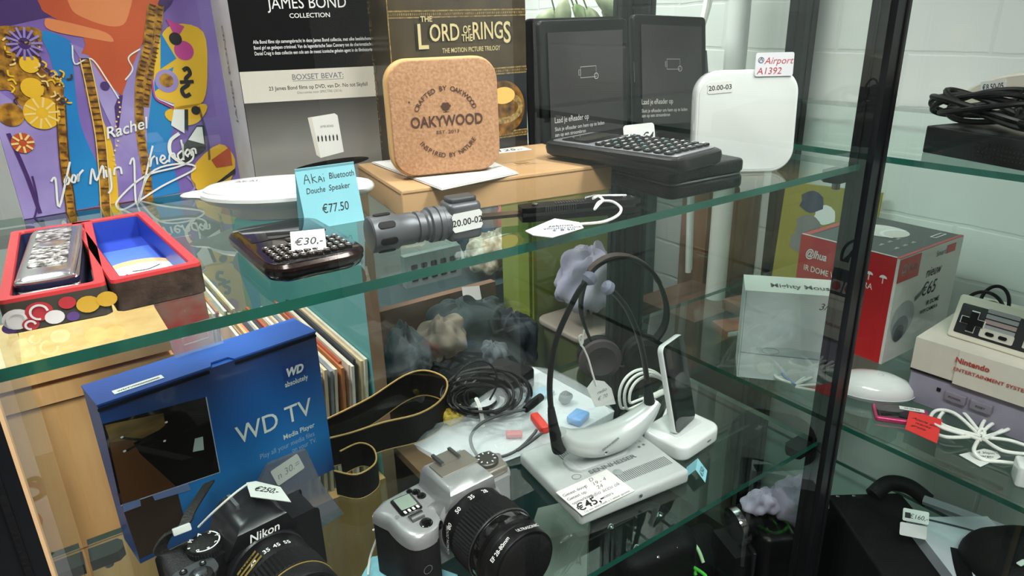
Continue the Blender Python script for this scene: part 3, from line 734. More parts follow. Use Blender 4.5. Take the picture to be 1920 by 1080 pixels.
k = b.build('name_card', t, 'white sticker with red handwriting, sticking up over the top edge'); k.matrix_local = T(.0225, -.0011, aw+.004) @ FRONT

# ---- white shower speaker: flat oval head with a spout
z0 = .018
lt_, rt_ = G(338, 382, z0), G(690, 362, z0); ax = rt_ - lt_
M = frame(Vector(((lt_.x*.42+rt_.x*.58), (lt_.y*.42+rt_.y*.58) + .022, 0)), ax)
t = thing('shower_speaker', 'white oval shower speaker lying behind the blue card', 'speaker', M @ S(1, 1, .86))
hl = ax.length * .44
SPW = mat('speaker_white', '#d2d5d4', .3, nz=(5, '#cacdcc', .3))
b = MB(); rg = []
for k, z in ((.56, 0), (.62, .002), (.63, .008), (.65, .0125)): rg.append([(x, y, z) for x, y in circ(hl*k*1.02, 40, hl*k*.56)])
b.loft(rg, SPW); b.build('foot', t)
b = MB(); rg = []
for k, z in ((.66, .012), (.80, .014), (.93, .018), (1.0, .0225), (.99, .0255), (.95, .027)): rg.append([(x, y, z) for x, y in circ(hl*k, 48, hl*k*.64)])
b.loft(rg, SPW); b.build('bowl', t)
b = MB(); rg = []
for k, z in ((.955, .0267), (.95, .0285), (.90, .0305), (.6, .0322), (.2, .0328)): rg.append([(x, y, z) for x, y in circ(hl*k, 48, hl*k*.56)])
b.loft(rg, WHITE); b.text('AKAI', T(-hl*.42, 0, .0332), .008, GREYINK); b.build('lid', t)
b = MB(); b.loft([[(-hl*.93 - a*.012, y*s_, .0232 + z*s_*.5) for y, z in circ(.0105, 14, .008)] for a, s_ in ((0, 1.3), (.4, 1.0), (1, .8), (1.4, .55), (1.6, .2))], SPW); b.build('spout', t)
b = MB(); b.loft([[(hl*.93 + a*.011, y*s_, .023 + z*s_*.6) for y, z in circ(.012, 14, .012)] for a, s_ in ((0, 1.2), (.5, 1.1), (1, .9), (1.3, .6), (1.45, .2))], SPW); b.build('end_knob', t)

# ---- pale blue tent card
a0, a1 = G(575, 432), G(683, 413); tl = .0445
M = frame(a0, a1 - a0); wt = (a1-a0).length
b = MB(); b.prism([(0, 0), (wt, 0), (wt, .046), (0, .046)], 0, .0005, BLUEC, RX(76)); 
b.prism([(0, 0), (wt, 0), (wt, .046), (0, .046)], 0, .0005, BLUEC, T(0, .0205, 0) @ RX(103))
FM = RX(76) @ T(0, 0, .0007)
for P in ([(.005, .034), (.0075, .041), (.0095, .034)], [(.0062, .037), (.009, .037)], [(.0115, .041), (.0115, .034)], [(.0145, .0385), (.0117, .0372), (.015, .034)], [(.016, .034), (.0175, .0385), (.0192, .034)], [(.0167, .036), (.0187, .036)], [(.0205, .0375), (.0205, .034)], [(.0205, .0395), (.0206, .0398)]):
    b.stroke(P, .0005, FM, INK)
b.text('Bluetooth', FM @ T(.0345, .0355, 0), .0066, INK, w=.020, shear=.15); b.text('Douche', FM @ T(.0125, .0265, 0), .0062, INK, w=.0145, shear=.15); b.text('Speaker', FM @ T(.031, .0268, 0), .0062, INK, w=.017, shear=.15)
b.text('€77.50', FM @ T(.025, .0105, 0), .0095, INK, w=.021, shear=.1)
solo(b, 'price_card', 'pale blue folded card with handwriting, in front of the white speaker', 'price card', M)

# ---- black keyboard phone
a0, a1 = G(490, 532), G(662, 494); pw = (a1-a0).length + .005; plen = .104
M = frame(a0, a1 - a0) @ T(pw/2 + .002, plen/2 - .015, 0)
t = thing('keyboard_phone', 'black mobile phone with a small keyboard, on the front edge of the upper shelf', 'phone', M)
PB = mat('phone_black', '#0d0c0e', .1, coat=.6); PBR = mat('phone_brown_rim', '#2a1d1a', .18, .4)
b = MB(); R = []
for o_, z in ((.007, 0), (.002, .0025), (0, .006), (.0003, .0085)): R.append([(x, y, z) for x, y in rrect(pw-2*o_, plen-2*o_, .016-o_, 7)])
b.loft(R, PB); b.build('body', t)
b = MB(); R = []
for o_, z in ((-.0003, .0085), (-.0003, .0105), (.0015, .0125)): R.append([(x, y, z) for x, y in rrect(pw-2*o_, plen-2*o_, .016-o_, 7)])
b.loft(R, PBR); b.build('rim', t)
b = MB(); b.rbox(pw-.004, plen-.004, .0006, .014, PB, .0002, T(0, 0, .0124), n=7); b.build('face', t)
b = MB(); b.rbox(pw-.013, .036, .0003, .002, mat('phone_screen', '#17171c', .06), .0001, T(0, .024, .013)); b.build('screen', t)
b = MB(); b.rbox(.011, .009, .0006, .002, PBR, .0002, T(0, -.002, .013)); b.build('trackpad', t)
KP = mat('phone_key', '#39332f', .1, .5, coat=.5)
for r in range(4):
    for c in range(10):
        b = MB(); b.rbox(.0044, .0060, .0022, .0018, KP, .0008, RZ(8 if c < 5 else -8), n=3); b.rect(-.0006, .0006, -.0005, .0008, T(0, 0, .0023), WINK)
        k = b.build('key', t); k.location = (-.0225 + c*.0050, -.0415 + r*.0080 + .0012*abs(c-4.5)*.4, .0128)
def fold_tag(M, w, h, txt, sz, label, slope=35):
    b = MB(); b.prism([(0, 0), (w, 0), (w, h), (0, h)], 0, .0003, STICK, RX(slope)); b.prism([(0, 0), (w, 0), (w, h), (0, h)], 0, .0003, STICK, T(0, 2*h*cos(radians(slope)), 0) @ RX(180-slope))
    b.text(txt, RX(slope) @ T(w/2, h*.3, .0005), sz, INK, bold=.008, shear=.2)
    return solo(b, 'price_tag', label, 'price tag', M)
fold_tag(at(G(547, 474, .0135), -20, 0, radians(0)), .021, .0165, '€30,-', .0080, 'small folded paper tag with €30 on the keyboard phone')

# ---- grey torch with a price sticker
TG = mat('torch_grey', '#5e6064', .42, .5, nz=(200, '#55575b', .3)); TD = mat('torch_dark', '#3c3e41', .5, .3)
rt = .0125
a0, a1 = G(692, 441, rt), G(884, 408, rt); ax = a1-a0; tl = ax.length
M = Matrix.Translation(Vector((a0.x, a0.y, rt))) @ frame(Vector(), ax).to_3x3().to_4x4()
t = thing('torch', 'grey metal torch lying in front of the cardboard box', 'torch', M)
AX = RY(90)
def ringprof(b, prof, m): b.lathe(prof, m, 32, AX)
b = MB(); ringprof(b, [(.0085, -.0005), (.0115, 0), (rt, .001), (rt, .018), (.0110, .0205), (.0110, .030)], TG); 
b.build('tail', t)
b = MB(); 
for k in range(7):
    a = k*2*pi/7; b.rbox(.012, .0050, .0030, .0024, BLACKM, .0002, Matrix.Rotation(a, 4, 'X') @ T(.0098, 0, rt-.0024), n=4)
b.build('tail_window', t)
b = MB(); pr = [(.0110, .0205), (.0108, .0225)]
for k in range(3): x = .0225 + k*.0055; pr += [(.0108, x), (.0108, x+.003), (.0095, x+.0032), (.0095, x+.0052)]
pr += [(.0108, .040), (.0108, tl*.56)]
ringprof(b, pr, TG); b.build('barrel', t)
b = MB(); ringprof(b, [(.0108, tl*.545), (rt, tl*.56), (rt, tl*.61), (.0115, tl*.615), (.0115, tl*.63), (rt, tl*.635), (rt, tl*.68), (.0115, tl*.69), (.0115, tl*.80)], TG); b.build('collar', t)
b = MB(); b.rbox(.025, .022, .0265, .005, TG, .003, T(tl*.89, 0, -rt)); b.rbox(.021, .014, .004, .003, TD, .0015, T(tl*.89, 0, .0135)); b.build('head', t)
b = MB(); b.rbox(.012, .015, .007, .003, TD, .001, T(tl*.80, -.002, -.0125)); b.build('switch_block', t)
sticker(t, T(tl*.885, -.0113, .0015) @ FRONT @ RZ(2), .0235, .0135, '20.00-02', .0066, notch=True, bold=.01)

# ---- folding knife with an open blade and a tag on a string
a0, a1 = G(975, 405, .004), G(1195, 385, .004); ax = a1-a0; kl = ax.length
M = frame(Vector((a0.x, a0.y, 0)), ax)
t = thing('folding_knife', 'black folding knife with its blade open, lying beside the torch', 'knife', M)
b = MB(); b.prism([(0, -.007), (.006, -.0085), (kl*.5, -.0075), (kl*.9, -.0095), (kl, -.006), (kl, .006), (kl*.9, .0085), (kl*.5, .0075), (.006, .008), (0, .006)], .0006, .0045, BLACK)
b.prism([(0, -.007), (.006, -.0085), (kl*.5, -.0075), (kl*.9, -.0095), (kl, -.006), (kl, .006), (kl*.9, .0085), (kl*.5, .0075), (.006, .008), (0, .006)], .0075, .0115, BLACK); b.build('handle', t)
b = MB(); b.prism([(.001, -.006), (kl*.96, -.006), (kl*.97, .005), (.001, .005)], .0045, .0075, STEEL); b.build('liner', t)
b = MB()
for k in range(14): b.box(.018+k*.0018, .0188+k*.0018, -.0088, -.0078, .0075, .0118, STEEL)
for k in range(12): b.box(.028+k*.0022, .0292+k*.0022, -.003, .003, .0115, .0121, STEEL)
b.build('grip_notches', t)
b = MB(); b.prism([(.004, -.005), (.004, .005), (-.030, .005), (-.058, .0015), (-.062, -.001), (-.055, -.004), (-.02, -.0055)], .0048, .0072, mat('dark_blade', '#6a6360', .22, .9)); b.build('blade', t)
b = MB(); b.lathe([(.0026, 0), (.0026, .0012), (.001, .0016)], STEEL, 12, T(.012, 0, .0115)); b.build('pivot_screw', t)
for x in (kl*.88, kl*.95):
    b = MB(); b.lathe([(.002, 0), (.002, .001), (.0008, .0013)], CHROME, 12, T(x, 0, .0115)); b.build('screw', t)
b = MB(); b.tube([(kl*.55, .002, .013), (kl*.62, 0, .0145), (kl*.9, .001, .0125)], [.0012, .0014, .0012], STEEL, 6); b.build('pocket_clip', t)
P = [(985, 434), (1040, 411), (1086, 418), (1094, 428), (1035, 446), (1000, 442)]
pts = [G(*p, .0065) for p in P]; M = frame(pts[0], pts[3]-pts[0]); inv = M.inverted()
b = MB(); b.prism([((inv @ p).x, (inv @ p).y) for p in pts], 0, .0006, STICK)
for k, s_ in enumerate(('zakmes', 'vlindermes', '€ 8,50')):
    b.text(s_, T(.026, .005 - k*.0055, .0009) @ RZ(3), .0062, INKB, shear=.2, bold=.012)
sp = [G(*p, z) for *p, z in ((1088, 420, .008), (1130, 416, .006), (1158, 404, .007), (1164, 390, .009), (1148, 378, .012), (1125, 378, .015), (1115, 392, .014), (1122, 384, .016), (1130, 375, .015), (1122, 368, .015), (1112, 372, .015))]
b.tube([inv @ p for p in spline(sp)], .0011, STRING, 6)
solo(b, 'price_tag', 'white paper tag on a thick white string, tied to the folding knife', 'price tag', M)

# ---- two red rimmed box halves; silver case lies in the left one
RED = mat('red_lacquer', '#c23a3c', .35, nz=(25, '#b12f33', .3)); BSIDE = mat('dark_leather_paper', '#4b3a31', .4, nz=(90, '#2c211c', .2), bump=(200, .4)); SATB = mat('blue_satin', '#2b48b4', .35, nz=(14, '#22389a', .3)); NAVY = mat('navy_lining', '#1b2352', .5, nz=(12, '#141a40', .3))
def tray(name, label, quad, z, side, lining, h):
    tp = [G(*p, z) for p in quad]; fl, fr, brr, bll = tp
    M = frame(Vector((fl.x, fl.y, 0)), fr-fl); w = ((fr-fl).length + (brr-bll).length)/2; d = ((bll-fl).length+(brr-fr).length)/2
    t = thing(name, label, 'box', M)
    b = MB(); rim = .0055
    out = lambda o, z_: [(x + w/2, y + d/2, z_) for x, y in rrect(w-2*o, d-2*o, .003)]
    b.loft([out(.0015, 0), out(0, .001), out(0, h-.002)], side, cap1=False); b.build('side_wall', t)
    b = MB(); b.loft([out(0, h-.002), out(.0003, h), out(rim-.0005, h), out(rim, h-.001), out(rim+.0008, .004)], RED, cap0=False, cap1=False); b.build('rim', t)
    b = MB(); b.loft([out(rim+.0004, h-.0015), out(rim+.0012, .003)], lining, cap0=False); b.build('lining', t)
    return t, w, d
tz = .019
t, w1, d1 = tray('open_box', 'red rimmed open box with blue satin lining and a paper marked 65', ((207, 527), (385, 490), (283, 392), (158, 415)), tz, BSIDE, SATB, tz)
b = MB(); b.rbox(w1-.017, d1*.30, .0012, .002, mat('blue_satin_light', '#4f76cf', .3), .0004, T(w1/2, d1*.56, .0042)); b.build('satin_pad', t)
b = MB(); b.stroke([(.007, d1*.40), (w1*.4, d1*.46), (w1*.7, d1*.44), (w1-.0075, d1*.33)], .013, T(0, 0, .0056), mat('print_tan', '#cfa878', .5)); b.stroke([(.007, d1*.34), (w1*.4, d1*.39), (w1*.7, d1*.37), (w1-.0075, d1*.27)], .014, T(0, 0, .0058), mat('print_pale_blue', '#b9cfe0', .5)); b.build('leaflet_print', t)
LM = ROOTM[t.name]
b = MB(); b.prism(rrect(.022, .020, .001), 0, .0005, STICK); b.text('65', T(0, -.005, .0007) @ RZ(180), .013, INK, bold=.01); b.stroke([(-.008, .008), (0, .0065), (.008, .009)], .0008, T(0, 0, .0007), INK)
solo(b, 'price_note', 'small white paper with 65 inside the blue lined box half', 'price note', LM @ T(w1*.52, d1*.19, .0085) @ RX(14) @ RZ(4))
FLOR = mat('floral_paper', '#4b463e', .35, nz=(10, '#3b3834', .3))
t, w2, d2 = tray('open_box', 'red rimmed open box holding the silver case, at the far left', ((-6, 566), (192, 530), (148, 415), (-12, 440)), tz, FLOR, NAVY, tz)
b = MB(); FY = mat('floral_yellow', '#c79a34', .4); FR_ = mat('floral_red', '#b3343c', .4); FW = mat('floral_white', '#d9d2d2', .4); FP = mat('floral_violet', '#5b3f7c', .4)  # coloured discs and curls laid on the left box's front
for x, z, r, m in ((.038, .009, .0055, FY), (.047, .010, .005, FY), (.006, .008, .0065, FW), (.016, .010, .0062, FR_), (.022, .0055, .0045, FW), (.029, .012, .004, FR_), (.011, .004, .0038, FR_), (.002, .004, .0035, FP), (.030, .004, .003, FP)):
    b.poly([(x+r*cos(a*pi/8), z+r*.85*sin(a*pi/8)) for a in range(16)], T(0, -.0003-.00002*x*1000, 0) @ FRONT, m)
for x, z, r in ((.016, .010, .0038), (.006, .008, .004), (.011, .004, .0022)): b.stroke([(x+r*cos(a), z+r*sin(a)) for a in [k*pi/6 for k in range(10)]], .0011, T(0, -.0018, 0) @ FRONT, FW)
b.build('floral_print', t)
BM = ROOTM[t.name]
SILV = mat('engraved_silver', '#d9d8d6', .38, 1.0, nz=(260, '#55534f', .10), bump=(260, 1.0)); SLV = mat('polished_silver', '#dcdcdd', .24, 1.0)
M = BM @ T(w2*.50, d2*.52, .0045) @ RZ(-3)
t = thing('silver_case', 'engraved silver case with a clasp, lying in the red rimmed box at the far left', 'case', M)
sw, sl = w2*.66, d2*.78
b = MB(); b.rbox(sw, sl, .011, .004, SLV, .0025); b.build('tray', t)
b = MB(); R = [[(x, y, z) for x, y in rrect(sw-2*o, sl-2*o, .005)] for o, z in ((.0005, .0112), (.0005, .014), (.003, .0165), (.006, .0175))]
b.loft(R, SLV); b.build('lid', t)
b = MB(); b.rbox(sw*.62, sl*.72, .0008, .003, SILV, .0003, T(0, 0.004, .0174)); b.build('engraved_panel', t)
b = MB(); b.lathe([(.0085, 0), (.0085, .0008), (.006, .0014), (.0045, .0011), (.002, .002)], SLV, 24, T(0, .006, .018)); b.build('rosette', t)
b = MB(); b.tube(spline([(-sw*.38, -sl*.47, .0165), (-sw*.34, -sl*.52, .016), (sw*.34, -sl*.52, .016), (sw*.40, -sl*.45, .0165), (sw*.45, 0, .0175), (sw*.45, sl*.4, .0175)]), .0014, SLV, 8); b.build('clasp', t)
# ================================================================ lower shelf of the middle cabinet
ZL = SZ[1]
def lp(M, px, py, z):                    # pixel -> local xy on the local plane z
    inv = M.inverted(); o = inv @ CO; r = inv.to_3x3() @ ray(px, py); k = (z - o.z) / r.z
    p = o + r * k; return (p.x, p.y)
def fp(M, px, py, y=0.0):                # pixel -> local xz on the local plane y
    inv = M.inverted(); o = inv @ CO; r = inv.to_3x3() @ ray(px, py); k = (y - o.y) / r.y
    p = o + r * k; return (p.x, p.z)
# ---- blue media player carton
M = at((.005, .637, ZL), 8.6)
t = thing('media_player_carton', 'blue media player carton with a hang tab, standing behind the black camera', 'carton', M)
BW, BD, BHt = .207, .048, .170
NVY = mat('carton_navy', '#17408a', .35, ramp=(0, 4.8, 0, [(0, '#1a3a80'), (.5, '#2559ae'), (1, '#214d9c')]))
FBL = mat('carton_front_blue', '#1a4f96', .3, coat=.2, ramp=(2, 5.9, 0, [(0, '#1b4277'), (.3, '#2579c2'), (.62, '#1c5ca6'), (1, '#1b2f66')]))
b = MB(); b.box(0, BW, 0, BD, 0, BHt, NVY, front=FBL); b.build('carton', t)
b = MB(); b.prism([(-.0006, -.0012), (BW*.47, -.0012), (BW*.485, .007), (BW*.565, .007), (BW*.58, -.0012), (BW+.0006, -.0012), (BW+.0006, BD), (-.0006, BD)], BHt+.0004, BHt+.0022, NVY); b.box(-.0008, BW*.46, -.0016, -.0008, BHt-.0045, BHt-.002, BLACKM); b.box(BW*.58, BW, -.0016, -.0008, BHt-.0045, BHt-.002, BLACKM); b.build('lid_flap', t)
b = MB(); b.rect(.016, .058, .007, .0155, T(0, 0, BHt+.0026), STICK); b.text('WDTV0000000000', T(.037, .0093, BHt+.0028), .004, INK, w=.036, bold=.02); b.build('serial_sticker', t)
f = lambda x, z, k=.0004: T(x, -k, z) @ FRONT
b = MB()
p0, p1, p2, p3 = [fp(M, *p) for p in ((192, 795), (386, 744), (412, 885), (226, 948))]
PIC = mat('print_dark_room', '#0d0c0c', .08, nz=(9, '#15120f', .3), coat=.5); RFA = mat('print_amber_sky', '#7d6338', .2, nz=(22, '#4d3c22', .2), stretch=(1, 1, 4)); RFT = mat('print_brown_wood', '#5b3a22', .2, nz=(16, '#4a2e1a', .3))
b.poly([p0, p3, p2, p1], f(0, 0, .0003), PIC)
b.stroke([p1, p2, p3], .0011, f(0, 0, .0005), mat('print_silver', '#b6bccb', .3), raw=True)
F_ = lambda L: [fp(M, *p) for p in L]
b.poly(F_([(196, 797), (214, 850), (250, 830), (310, 800), (306, 774)]), f(0, 0, .0005), RFA)  # amber part of the reflection painted on the carton
b.poly(F_([(204, 830), (230, 945), (330, 912), (262, 850), (245, 822)]), f(0, 0, .0006), RFT)  # brown table: a reflection painted into the front print
b.poly(F_([(220, 925), (262, 1048), (300, 1030), (345, 970), (330, 912)]), f(0, 0, .0004), mat('print_brown_dim', '#3c2c26', .25))  # table reflection continued in paint below the picture
for L in ([(225, 820), (275, 822), (312, 797)], [(236, 845), (275, 826), (310, 826)]): b.stroke(F_(L), .0022, f(0, 0, .0008), BK)  # drone shape, a reflection painted as dark strokes
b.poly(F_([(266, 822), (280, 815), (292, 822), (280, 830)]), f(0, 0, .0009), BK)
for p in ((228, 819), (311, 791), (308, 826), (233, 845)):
    x, z = fp(M, *p); b.poly([(x+.0014*cos(k*pi/4), z+.0011*sin(k*pi/4)) for k in range(8)], f(0, 0, .001), PAPER)  # pale lights of the painted drone reflection
b.poly(F_([(365, 822), (380, 818), (382, 843), (361, 847)]), f(0, 0, .0006), mat('print_pale_window', '#a9b8b4', .3))  # phone screen reflection painted as a pale patch
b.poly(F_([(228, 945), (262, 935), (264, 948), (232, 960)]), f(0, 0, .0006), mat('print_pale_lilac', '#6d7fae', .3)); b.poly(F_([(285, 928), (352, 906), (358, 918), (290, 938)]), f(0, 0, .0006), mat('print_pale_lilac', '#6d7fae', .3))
def ftxt(s_, px, py, size, ww, m=WINK, **k):
    x, z = fp(M, px, py); b.text(s_, f(x, z, .0006), size, m, w=ww, **k)
ftxt('WD TV', 518, 803, .0285, .083, bold=.004); ftxt('Media Player', 561, 812, .0085, .036, bold=.008)
ftxt('Play all your media files', 540, 838, .0085, .062, mat('print_light_blue', '#9fb8dc', .4)); ftxt('on your TV.', 571, 838, .0085, .029, mat('print_light_blue', '#9fb8dc', .4))
x, z = fp(M, 551, 693); b.rect(x-.0125, x+.0125, z-.0085, z+.0085, f(0, 0, .0004), mat('carton_logo_blue', '#1b3b85', .3)); b.text('WD', f(x, z-.005, .0007), .0125, WINK, bold=.05, shear=.25, w=.019)
ftxt('absolutely', 556, 718, .0082, .026, bold=.015)
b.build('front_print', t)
b = MB(); CLP = film_mat('clear_plastic', '#e9eef0', .26)
hx = BW*.50; b.prism(rrect(.048, .03, .002), 0, .0008, CLP, T(hx, BD-.003, BHt+.015) @ RX(75)); b.build('hang_tab', t)
b = MB(); b.tube([(hx-.012, BD-.0025, BHt+.011), (hx-.012, BD-.001, BHt+.018), (hx-.004, BD-.001, BHt+.019), (hx, BD, BHt+.023), (hx+.004, BD-.001, BHt+.019), (hx+.012, BD-.001, BHt+.018), (hx+.012, BD-.0025, BHt+.011)], .0007, mat('pinkish_clear_edge', '#d9c2bb', .2), 6, closed=True); b.build('hang_hole', t)

# ---- tinted plastic bag with a sticker, leaning on the carton's front
BAG = film_mat('grey_plastic_bag', '#6b6d78', .62, .2)
M = at((.108, .600, ZL), 4, radians(10))
bag = [fp(M, *p) for p in ((480, 905), (500, 868), (570, 840), (600, 905), (640, 960), (600, 985), (583, 1010), (545, 1000), (470, 985))]
b = MB(); b.prism([(x, z) for x, z in bag], 0, .006, BAG, RX(90)); t = thing('plastic_bag', 'grey see-through plastic bag with a price sticker, leaning on the blue carton', 'bag', M); b.build('bag_film', t)
x, z = fp(M, 535, 877); sticker(t, T(x, -.0064, z) @ FRONT @ RZ(14), .030, .018, 'n 30.=', .0095, ink=GREYINK, shear=.3, m=mat('grey_sticker', '#b5b3b0', .6))

# ---- black digital camera at the bottom left
CB = mat('camera_black', '#121315', .45, nz=(500, '#151618', .3), bump=(900, .25), spec=.3); CBS = mat('camera_black_smooth', '#1f2024', .3, spec=.4); GOLD = mat('gold_lettering', '#b79a55', .35, .6)
def lensgrooves(b, y0, y1, r, n, m, AX, inset=.0012, ng=72, dash=False):
    """ribbed rubber grip: ridges all round"""
    R = []; L = y1 - y0
    for yy in (y0, y0+.0006, y1-.0006, y1):
        rr = r - inset if yy in (y0, y1) else r
        R.append([((rr if k % 2 == 0 else r-inset)*cos(2*pi*k/(2*ng)), (rr if k % 2 == 0 else r-inset)*sin(2*pi*k/(2*ng)), yy) for k in range(2*ng)])
    b.loft(R, m, AX)
M = at((.093, .522, ZL), 7)
t = thing('digital_camera', 'black digital camera with a zoom lens and a gold edged strap, at the bottom left', 'camera', M)
AX = T(0, 0, .038) @ RX(90)             # lens axis: local +z runs to -y
b = MB()
body = [(-.072, .004), (-.070, -.018), (-.060, -.026), (-.048, -.024), (-.040, -.008), (-.034, .001), (.048, .001), (.053, .006), (.053, .034), (.046, .038), (-.064, .038), (-.071, .032)]
def camshell(b, pts, h, m, bev=.004):
    c0 = sum(p[0] for p in pts)/len(pts); c1 = sum(p[1] for p in pts)/len(pts)
    P = [(v.x, v.y) for v in spline([(x, y, 0) for x, y in pts], 3, True)]
    sc = lambda k, z: [(c0+(x-c0)*k, c1+(y-c1)*k, z) for x, y in P]
    b.loft([sc(.96, 0), sc(1, bev*.6), sc(1, h-bev), sc(.985, h-bev*.35), sc(.94, h)], m)
camshell(b, body, .066, CB); b.build('body', t)
b = MB(); R = []
for k, z, yf in ((1.2, .060, -.004), (1.06, .072, -.010), (.82, .086, -.013), (.62, .0905, -.008), (.45, .092, -.002)):
    R.append([(x*k, (yf if y < 0 else .036) if True else y, z) for x, y in ((-.026, -1), (-.013, -1), (0, -1), (.013, -1), (.026, -1), (.026, 1), (.013, 1), (0, 1), (-.013, 1), (-.026, 1))])
b.loft(R, CBS); b.text('Nikon', T(0, -.0128, .0735) @ RX(84), .0105, WINK, bold=.012, w=.026, shear=.2); b.build('viewfinder_hump', t)
b = MB(); 
for s_ in (-1, 1): b.box(s_*.009-.0015, s_*.009+.0015, .014, .034, .092, .0945, mat('shoe_metal', '#b9bcc0', .3, .9))
b.build('flash_shoe', t)
b = MB(); b.lathe([(.0135, .064), (.0135, .072), (.0125, .0735), (.0065, .0742)], CB, 36, T(-.040, .016, 0))
for k in range(36): 
    a = k*2*pi/36; b.rbox(.0012, .0012, .006, .0005, CBS, .0002, T(-.040+.0135*cos(a), .016+.0135*sin(a), .065))
for k, s_ in enumerate('PSAM*oaL'): 
    a = k*2*pi/8; b.text(s_, T(-.040+.0095*cos(a), .016+.0095*sin(a), .0744) @ Matrix.Rotation(a-pi/2, 4, 'Z') , .005, WINK, bold=.02)
b.stroke([(-.040+.0122*cos(k*pi/12), .016+.0122*sin(k*pi/12)) for k in range(-9, 4)], .0012, T(0, 0, .0744), WINK)
b.build('mode_dial', t)
b = MB(); b.prism(rrect(.034, .022, .008), .0655, .0672, mat('camera_silver_plate', '#55585c', .35, .6), T(-.056, -.006, 0) @ RZ(0)); b.build('control_plate', t)
for x, y, r in ((-.063, .000, .003), (-.048, -.001, .0026), (-.066, -.012, .0024)):
    b = MB(); b.lathe([(r, 0), (r, .0018), (r*.7, .0026)], CB, 16, T(x, y, .0668)); b.text('o', T(x, y-.0012, .0695), .0036, WINK); b.build('button', t)
b = MB(); b.lathe([(.0095, 0), (.009, .003), (.0066, .0034)], CB, 28, T(-.054, -.014, .0665)); b.lathe([(.0058, .0032), (.005, .0058), (.002, .0064)], mat('satin_button', '#6b6f74', .2, .8), 24, T(-.054, -.014, .0665)); b.build('shutter_button', t)
b = MB(); b.lathe([(.0335, .001), (.0345, .004), (.0345, .010), (.033, .012)], CBS, 56, AX); b.build('lens_mount', t)
b = MB(); b.lathe([(.032, .010), (.034, .013), (.034, .034), (.0335, .036)], CB, 56, AX)
for k, (s_, a) in enumerate((('18', 152), ('24', 122), ('35', 100), ('45', 85), ('55', 70))):
    b.text(s_, AX @ Matrix.Rotation(radians(a-90), 4, 'Z') @ T(0, .0343, .030) @ RX(-90), .0062, WINK, bold=.015)
for k in range(3): b.rect(-.011+.0, .011, -.0022+.0, .0, AX @ Matrix.Rotation(radians(38-1*k), 4, 'Z') @ T(0, .0344, .021+k*.0045) @ RX(-90), GOLD)
b.text('AF-S DX', AX @ Matrix.Rotation(radians(38), 4, 'Z') @ T(0, .0346, .0245) @ RX(-90), .004, CB, bold=.02)
b.build('lens_barrel', t)
b = MB(); lensgrooves(b, .036, .058, .0352, 1, RUBBER, AX, .0014, 60); b.build('zoom_ring', t)
b = MB(); b.lathe([(.034, .058), (.0345, .060), (.0345, .072), (.033, .0745), (.0305, .0745), (.028, .068), (.024, .066), (.012, .0675), (.003, .068)], CB, 56, AX); b.build('front_ring', t)
b = MB(); b.tube([(.0345*cos(k*pi/24), .0345*sin(k*pi/24), .0605) for k in range(48)], .0006, GOLD, 6, AX, closed=True); b.build('gold_ring', t)
# ribbed strap end at the left lug, and the broad strap behind
b = MB(); sp = [G(320, 1045, ZL+.055), G(300, 1030, ZL+.066), G(318, 1000, ZL+.078), G(345, 985, ZL+.080), G(358, 958, ZL+.078), G(392, 905, ZL+.070)]
inv = M.inverted(); b.ribbon([inv @ p for p in spline(sp, 6)], .0055, .0022, mat('ribbed_strap', '#2b2a29', .6, bump=(300, .8)), up=(1, .15, -.1)); b.build('strap_end', t)
b = MB(); b.rbox(.014, .006, .008, .001, STICK, .0005, M.inverted() @ Matrix.Translation(G(340, 992, ZL+.080)) @ RX(60)); b.build('strap_slider', t)
STR = mat('strap_black', '#0d0c0b', .6, bump=(500, .3), spec=.25); SGO = mat('strap_gold_edge', '#a4854a', .5)
zs = ZL + .022
path = [(612, 850), (660, 838), (720, 818), (790, 800), (832, 770), (838, 735), (800, 718), (760, 728), (700, 768), (655, 792), (615, 812)]
P3 = spline([inv @ G(px, py, zs) for px, py in path], 5)
b = MB(); b.ribbon(P3, .0185, .0014, STR); st_ = b.build('strap', t)
up_ = inv.to_3x3() @ Vector((0, 0, 1))
for s_ in (-1, 1):
    b = MB(); b.tube([p + Vector((0, 0, s_*.0185)) for p in P3], .0012, SGO, 6); b.build('strap_edging', st_)
path = [(630, 905), (672, 912), (706, 890), (702, 862), (676, 852), (640, 868)]
P3 = spline([inv @ G(px, py, ZL+.018) for px, py in path], 5)
b = MB(); b.ribbon(P3, .0150, .0014, STR); st_ = b.build('strap_loop', t)
for s_ in (-1, 1):
    b = MB(); b.tube([p + Vector((0, 0, s_*.0150)) for p in P3], .0010, SGO, 6); b.build('strap_edging', st_)
def string_tag(name, label, quad, z, lines, string, size, shear=.2, hole=True):
    """tag lying at height z over pixel corners, with a string through (px,py,z) points"""
    pts = [G(*p, z) for p in quad]; M = frame(pts[0], pts[1]-pts[0]); inv = M.inverted()
    Q = [inv @ p for p in pts]; b = MB(); b.prism([(p.x, p.y) for p in Q], 0, .0006, STICK)
    cx = sum(p.x for p in Q)/len(Q); cy = sum(p.y for p in Q)/len(Q)
    for k, s_ in enumerate(lines): b.text(s_, T(cx + .002, cy - size*.35 + (len(lines)-1)*size*.5 - k*size*1.05, .0009), size, INK, shear=shear, bold=.01)
    b.tube([inv @ p for p in spline([G(a, c, zz) for a, c, zz in string])], .0010, STRING, 6)
    return solo(b, name, label, 'price tag', M)
string_tag('price_tag', 'white paper tag with €250, tied to the black digital camera', ((470, 932), (546, 942), (526, 914), (480, 903), (462, 906)), ZL+.100, ['€250,-'],
           [(372, 988, ZL+.080), (400, 960, ZL+.094), (440, 925, ZL+.104), (466, 906, ZL+.1005)], .0085)

